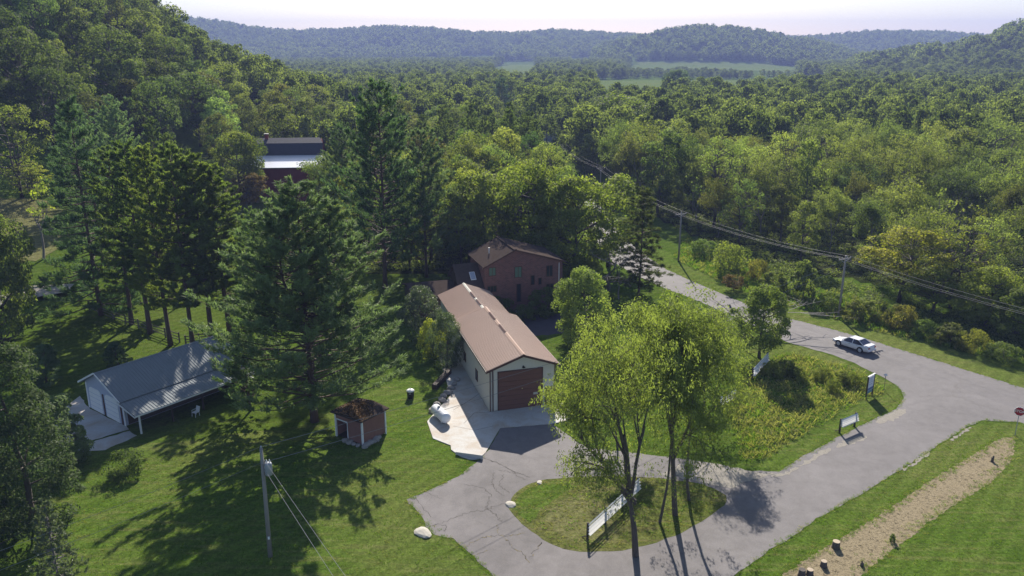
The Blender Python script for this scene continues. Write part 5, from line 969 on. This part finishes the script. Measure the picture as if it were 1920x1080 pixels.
def stop_sign():
    x, y = G(1903, 816); t = thing("stop_sign", "red octagonal STOP sign on a thin post at the junction", "stop sign", (x, y, 0), math.radians(-33)); MB().box(-.03, .03, .0, .05, -.03, 2.9).build("post", "grey_metal", t)
    oc = lambda r, z0, y0, y1: MB().prism([(r * math.cos(math.pi / 8 + k * math.pi / 4), z0 + r * math.sin(math.pi / 8 + k * math.pi / 4)) for k in range(8)], y0, y1)
    p = oc(.46, 2.45, -.03, -.005).build("plate", "white_paint", t); f = oc(.425, 2.45, -.036, -.031).build("face", "stop_red", p)
    cu = bpy.data.curves.new("lettering", 'FONT'); cu.body = "STOP"; cu.size = .34; cu.align_x = 'CENTER'; cu.align_y = 'CENTER'; cu.extrude = .003; cu.offset = .006; cu.materials.append(MATS["white_paint"])
    tmp = bpy.data.objects.new("lettering", cu); C.objects.link(tmp); bpy.context.view_layer.update(); me = bpy.data.meshes.new_from_object(tmp.evaluated_get(bpy.context.evaluated_depsgraph_get())); bpy.data.objects.remove(tmp); o = link("lettering", me, p); o.location = (0, -.042, 2.45); o.rotation_euler = (math.pi / 2, 0, 0)
stop_sign()
for k, (px, py, r, h, lb) in enumerate([(1567, 1027, .27, .52, "freshly cut pale topped stump at the strip's grass edge"), (1544, 1062, .22, .42, "medium pale topped stump nearer than the tallest one"), (1518, 1078, .23, .42, "pale topped stump beside the dark one at the bottom edge"), (1503, 1080, .24, .5, "dark stump at the bottom edge of the bare strip")]):
    x, y = G(px, py); t = thing("tree_stump", lb, "stump", (x, y, .01), k, "stumps on the bare strip"); rg = np.random.default_rng(k)
    MB().lathe([(r * 1.25, -.03), (r * 1.05, .1), (r, h * .6), (r * .97, h)], 14).build("wood", "bark", t, True); MB().lathe([(r * .95, h + .002), (r * .95, h + .02)], 14).build("cut_face", "stump_top" if k != 3 else "bark", t)
for k, (px, py, lb) in enumerate([(1860, 866, "dark jagged little stump at the far end of the bare strip"), (1616, 1062, "tiny dark stub near the lower edge of the bare strip")]):
    x, y = G(px, py); t = thing("tree_stub", lb, "stump", (x, y, .01), k); MB().tube([(0, 0, -.03), (.02, 0, .25), (.1, .05, .55 - .2 * k)], [.14, .11, .06], 7).build("wood", "bark", t); MB().tube([(.02, 0, .22), (-.12, .05, .4 - .1 * k)], [.06, .03], 5).build("spur", "bark", t)
x, y = G(1673, 1013); at("shrub1", 1673, 1016, 1001, 14, "weed_plant", "small dark weed with a tall stalk on the bare strip", "plant", col=(.8, .9, .7))
x, y = G(1270, 572); t = thing("mailbox", "dark mailbox on a post beside the road bend", "mailbox", (x, y, 0), .5); MB().box(-.06, .06, -.06, .06, -.02, 1.05).build("post", "dark_wood", t); m = MB(); m.prism([(-.14, 1.05), (.14, 1.05), (.14, 1.22)] + [(.14 * math.cos(k * math.pi / 8), 1.22 + .14 * math.sin(k * math.pi / 8)) for k in range(1, 8)] + [(-.14, 1.22)], -.28, .28); m.build("box", "black_metal", t)

# ------------------------------------------------------------------ rail fence, lean-to chair
def rail_fence(p0, p1, bays, label):
    a, b = Vector((*p0, 0)), Vector((*p1, 0)); z0 = [float(hterr(*(a.lerp(b, k / bays)).xy)) for k in range(bays + 1)]
    t = thing("rail_fence", label, "fence", (a.x, a.y, 0), math.atan2(b.y - a.y, b.x - a.x)); L = (b - a).length; rg = np.random.default_rng(int(L * 10))
    for k in range(bays + 1): x = L * k / bays; MB().tube([(x, 0, z0[k] - .1), (x, 0, z0[k] + 1.35)], [.1, .09], 6).build("post", "fence_wood", t)
    for k in range(bays):
        for z in (.4, .78, 1.15): MB().tube([(L * k / bays - .1, .04, z0[k] + z + rg.normal(0, .03)), (L * (k + 1) / bays + .1, -.04, z0[k + 1] + z + rg.normal(0, .03))], [.065, .055], 5).build("rail", "fence_wood", t)
rail_fence(T(168, 582), T(337, 642), 7, "weathered split rail fence running under the row of pines"); rail_fence(T(349, 648), T(398, 640), 2, "short split rail fence stub past the gap behind the shed")
def chair():
    t = thing("garden_chair", "white plastic chair under the edge of the lean-to roof", "chair", (-31.3, 72.2, 0), -.5)
    MB().box(-.26, .26, -.25, .25, .42, .46).build("seat", "white_paint", t); MB().slab([(-.25, .25, .46), (.25, .25, .46), (.25, .38, .95), (-.25, .38, .95)], .04).build("backrest", "white_paint", t)
    for x in (-.23, .23):
        for y in (-.22, .22): MB().tube([(x, y, .42), (x * 1.12, y * 1.15, 0)], .025, 5).build("leg", "white_paint", t)
        MB().box(x - .03, x + .03, -.24, .27, .64, .67).build("armrest", "white_paint", t); MB().tube([(x, -.22, .44), (x, -.22, .64)], .022, 5).build("arm_support", "white_paint", t)
chair()

# ------------------------------------------------------------------ utility poles and wires
def pole(x, y, h, label, rz=0, arm=True, can=False, lean=0):
    t = thing("utility_pole", label, "utility pole", (x, y, 0), rz); t.rotation_euler = (0, lean, rz)
    MB().tube([(0, 0, -.1), (0, 0, h * .5), (0, 0, h)], [.17, .145, .11], 10).build("shaft", "pole_wood", t, True)
    if arm:
        ar = MB().box(-1.15, 1.15, -.16, -.06, h - .55, h - .42).build("crossarm", "pole_wood", t)
        for x_ in (-1.05, -.45, .45, 1.05): MB().lathe([(.02, h - .42), (.05, h - .36), (.055, h - .28), (.03, h - .22)], 8, 'z', (x_, -.11, 0)).build("insulator", "grey_metal", ar, True)
        for s in (-1, 1): MB().tube([(0, -.1, h - 1.05), (s * .7, -.1, h - .52)], .025, 4).build("arm_brace", "grey_metal", t)
    else: MB().lathe([(.03, h), (.06, h + .06), (.06, h + .14), (.03, h + .2)], 8).build("insulator", "grey_metal", t, True)
    if can:
        c = MB().lathe([(.2, h - 2.05), (.25, h - 2.0), (.25, h - 1.2), (.22, h - 1.12), (.05, h - 1.08)], 16, 'z', (.38, -.12, 0)).build("transformer", "grey_metal", t, True)
        for q in (-.1, .1): MB().lathe([(.03, h - 1.1), (.05, h - 1.0), (.02, h - .85)], 8, 'z', (.38 + q, -.12, 0)).build("bushing", "white_paint", c, True)
        MB().box(.1, .2, -.17, -.05, h - 1.75, h - 1.4).build("bracket", "grey_metal", t); MB().tube([(.0, -.13, h - 1.1), (.0, -.13, h - .3)], .03, 5).build("conduit", "grey_metal", t); MB().box(-.07, .07, -.19, -.15, 1.5, 1.72).build("tag_plate", "white_paint", t)
    return t
P1 = G(507, 1043); P2 = G(1572, 595); P3 = G(1272, 490); P4 = G(1127, 312, 8.6)
pole(*P1, 8.6, "tall bare wooden pole with grey transformer on the shaded front lawn", .3, False, True, .012)
rzp = math.atan2(P3[1] - P2[1], P3[0] - P2[0]) + math.pi / 2
pole(*P2, 8.6, "wooden utility pole with crossarm on the verge above the car", rzp); pole(*P3, 8.6, "wooden utility pole with crossarm at the road bend", rzp); pole(*P4, 8.6, "farthest utility pole seen above the lime green trees", rzp)
def wire(p, q, sag, label, group, r=.011):
    p, q = Vector(p), Vector(q); pts = [p.lerp(q, t / 20) - Vector((0, 0, sag * 4 * (t / 20) * (1 - t / 20))) for t in range(21)]
    o = MB().tube(pts, r, 4, False).build("power_wire", "wire"); tag(o, label, "wire", group)
def armpt(P, s, h=8.38): return (P[0] + math.cos(rzp) * s, P[1] + math.sin(rzp) * s, h)
ext = (P2[0] + (P2[0] - P3[0]) * 1.1, P2[1] + (P2[1] - P3[1]) * 1.1); back = (P4[0] - 6, P4[1] + 45)
for s, nm in ((-1.05, "road side"), (.45, "middle"), (1.05, "woods side")):
    wire(armpt(back, s), armpt(P4, s), .8, f"overhead wire, {nm} strand beyond the farthest pole", "roadside wires"); wire(armpt(P4, s), armpt(P3, s), .9, f"overhead wire, {nm} strand from farthest pole to the road bend", "roadside wires")
    wire(armpt(P3, s), armpt(P2, s), .7, f"overhead wire, {nm} strand from road bend to the pole above the car", "roadside wires"); wire(armpt(P2, s), armpt(ext, s), .7, f"overhead wire, {nm} strand leaving the frame at right", "roadside wires")
wire((*P1, 8.7), armpt(P2, -.9, 8.1), 1.0, "upper wire crossing from transformer pole over garage front to the roadside", "yard wires", .017); wire((P1[0] + .1, P1[1], 7.5), armpt(P2, -.6, 7.2), 1.2, "lower wire crossing from transformer pole over garage front to the roadside", "yard wires", .017)
E1 = G(0, 1036, 8.0); E2 = G(0, 1064, 7.0); d1 = (E1[0] - P1[0], E1[1] - P1[1])
wire((*P1, 8.7), (P1[0] + d1[0] * 1.5, P1[1] + d1[1] * 1.5, 8.2), .3, "upper wire from transformer pole down to the left frame edge", "yard wires"); d2 = (E2[0] - P1[0], E2[1] - P1[1]); wire((P1[0], P1[1], 7.5), (P1[0] + d2[0] * 1.5, P1[1] + d2[1] * 1.5, 6.9), .3, "lower wire from transformer pole down to the left frame edge", "yard wires")
for (px, z0, z1), nm in (((646, 7.9, 7.6), "right"), ((622, 7.1, 6.6), "left")):
    e = G(px, 1080, z1); d = (e[0] - P1[0], e[1] - P1[1]); wire((P1[0] + .15, P1[1], z0), (P1[0] + d[0] * 1.4, P1[1] + d[1] * 1.4, z1), .1, f"{nm} one of two service wires from transformer pole to the bottom edge", "yard wires", .017)

# ------------------------------------------------------------------ car
def car():
    f, r = Vector((*G(1562, 645), 0)), Vector((*G(1631, 668), 0)); c = (f + r) / 2 + Vector((.5, .65, 0)); d = f - r
    t = thing("parked_car", "white four door sedan driving along the main road", "car", (c.x, c.y, .015), math.atan2(d.y, d.x)); t.name = "sedan_car"
    st = [(2.42, .55, .34, .60), (2.36, .74, .27, .67), (2.1, .83, .22, .73), (1.55, .88, .2, .82), (.95, .90, .2, .92), (.2, .90, .2, .95), (-.6, .90, .2, .96), (-1.35, .90, .2, .99), (-1.8, .88, .21, 1.03), (-2.2, .84, .25, 1.03), (-2.36, .80, .32, 1.0), (-2.42, .70, .40, .88)]
    m = MB(); n = 12
    for x, w, zb, zt in st:
        half = [(w * .55, zb), (w * .93, zb + .03), (w, zb + .2), (w * 1.0, (zb + zt) / 2 + .05), (w * .95, zt - .07), (w * .72, zt)]
        m.v += [(x, y, z) for y, z in half] + [(x, -y, z) for y, z in half[::-1]]
    for i in range(len(st) - 1):
        for k in range(n): m.f.append((i * n + k, i * n + (k + 1) % n, (i + 1) * n + (k + 1) % n, (i + 1) * n + k))
    m.f += [tuple(range(n - 1, -1, -1)), tuple(range((len(st) - 1) * n, len(st) * n))]
    b = m.build("body", "car_paint", t, True); sm = b.modifiers.new("round", 'SUBSURF'); sm.levels = 1; sm.render_levels = 1
    g = [(1.12, .80, .91), (.28, .62, 1.40), (-.95, .62, 1.41), (-1.72, .76, 1.0)]; bt = .90
    cab = MB().add([(1.12, .80, bt), (1.12, -.80, bt), (.25, .60, 1.38), (.25, -.60, 1.38), (-.95, .60, 1.39), (-.95, -.60, 1.39), (-1.75, .76, .98), (-1.75, -.76, .98), (.2, .82, bt), (.2, -.82, bt), (-.95, .82, bt + .02), (-.95, -.82, bt + .02)], [(0, 2, 3, 1), (2, 4, 5, 3), (4, 6, 7, 5), (0, 8, 2), (8, 10, 4, 2), (10, 6, 4), (1, 3, 9), (9, 3, 5, 11), (11, 5, 7)]).build("cabin", "glass_car", t)
    roof = MB().slab([(.34, -.60, 1.415), (-1.0, -.60, 1.425), (-1.0, .60, 1.425), (.34, .60, 1.415)][::-1], .045).build("roof", "car_paint", t)
    for s in (-1, 1):
        for p, q in (((1.14, .80 * s, bt), (.27, .605 * s, 1.40)), ((-.30, .825 * s, bt), (-.30, .61 * s, 1.40)), ((-1.78, .77 * s, .99), (-.95, .605 * s, 1.41))): MB().tube([p, q], .045, 5).build("window_pillar", "car_paint", t)
        MB().box(.72, .88, *sorted((s * .9, s * 1.05)), .93, 1.05).build("mirror", "car_paint", t)
        for z in (.62,): MB().box(-.1, .1, *sorted((s * .9, s * .915)), .76, .79).build("door_handle", "grey_metal", t); 
        MB().box(-1.1, -.92, *sorted((s * .9, s * .915)), .78, .81).build("door_handle", "grey_metal", t)
        for x in (1.45, -1.42):
            w = MB().lathe([(.25, -.1), (.335, -.09), (.345, 0), (.335, .09), (.25, .1)], 20, 'y', (x, s * .83, .345)).build("wheel", "tyre", t, True); MB().lathe([(.05, -.03), (.22, -.012), (.235, .0), (.22, .012), (.05, .03)], 16, 'y', (x, s * .935, .345)).build("rim", "rim", w, True)
            MB().lathe([(.37, -.06), (.41, -.06), (.41, .012), (.37, .012)], 20, 'y', (x, s * .895, .36)).build("wheel_arch", "black_metal", t)
        MB().box(2.28, 2.40, *sorted((s * .48, s * .74)), .56, .67).build("headlight", "lamp_clear", t); MB().box(-2.43, -2.36, *sorted((s * .45, s * .74)), .70, .86).build("tail_light", "red_light", t)
    MB().slab([(-1.82, -.70, 1.055), (-2.36, -.70, 1.05), (-2.36, .70, 1.05), (-1.82, .70, 1.055)][::-1], .03).build("boot_lid", "car_paint", t); MB().box(-2.455, -2.425, -.26, .26, .62, .75).build("number_plate", "white_paint", t)
    MB().box(-2.46, -2.3, -.78, .78, .38, .56).build("rear_bumper", "car_paint", t); MB().box(2.3, 2.44, -.6, .6, .3, .42).build("front_bumper", "black_metal", t)
car()

# ------------------------------------------------------------------ haze
def haze():
    m = bpy.data.materials.new("haze"); m.use_nodes = True; nt = m.node_tree; nt.nodes.clear(); o = nt.nodes.new("ShaderNodeOutputMaterial"); v = nt.nodes.new("ShaderNodeVolumePrincipled")
    v.inputs["Color"].default_value = (.42, .52, 1.0, 1); v.inputs["Density"].default_value = .00025; v.inputs["Anisotropy"].default_value = .0; nt.links.new(v.outputs[0], o.inputs["Volume"]); MATS["haze"] = m
    MB().box(-5200, 5200, -4900, 5200, -3, 190).build("haze", "haze", kind="stuff"); tag(bpy.data.objects["haze"], "thin blue summer haze over the whole valley", "haze")
haze()
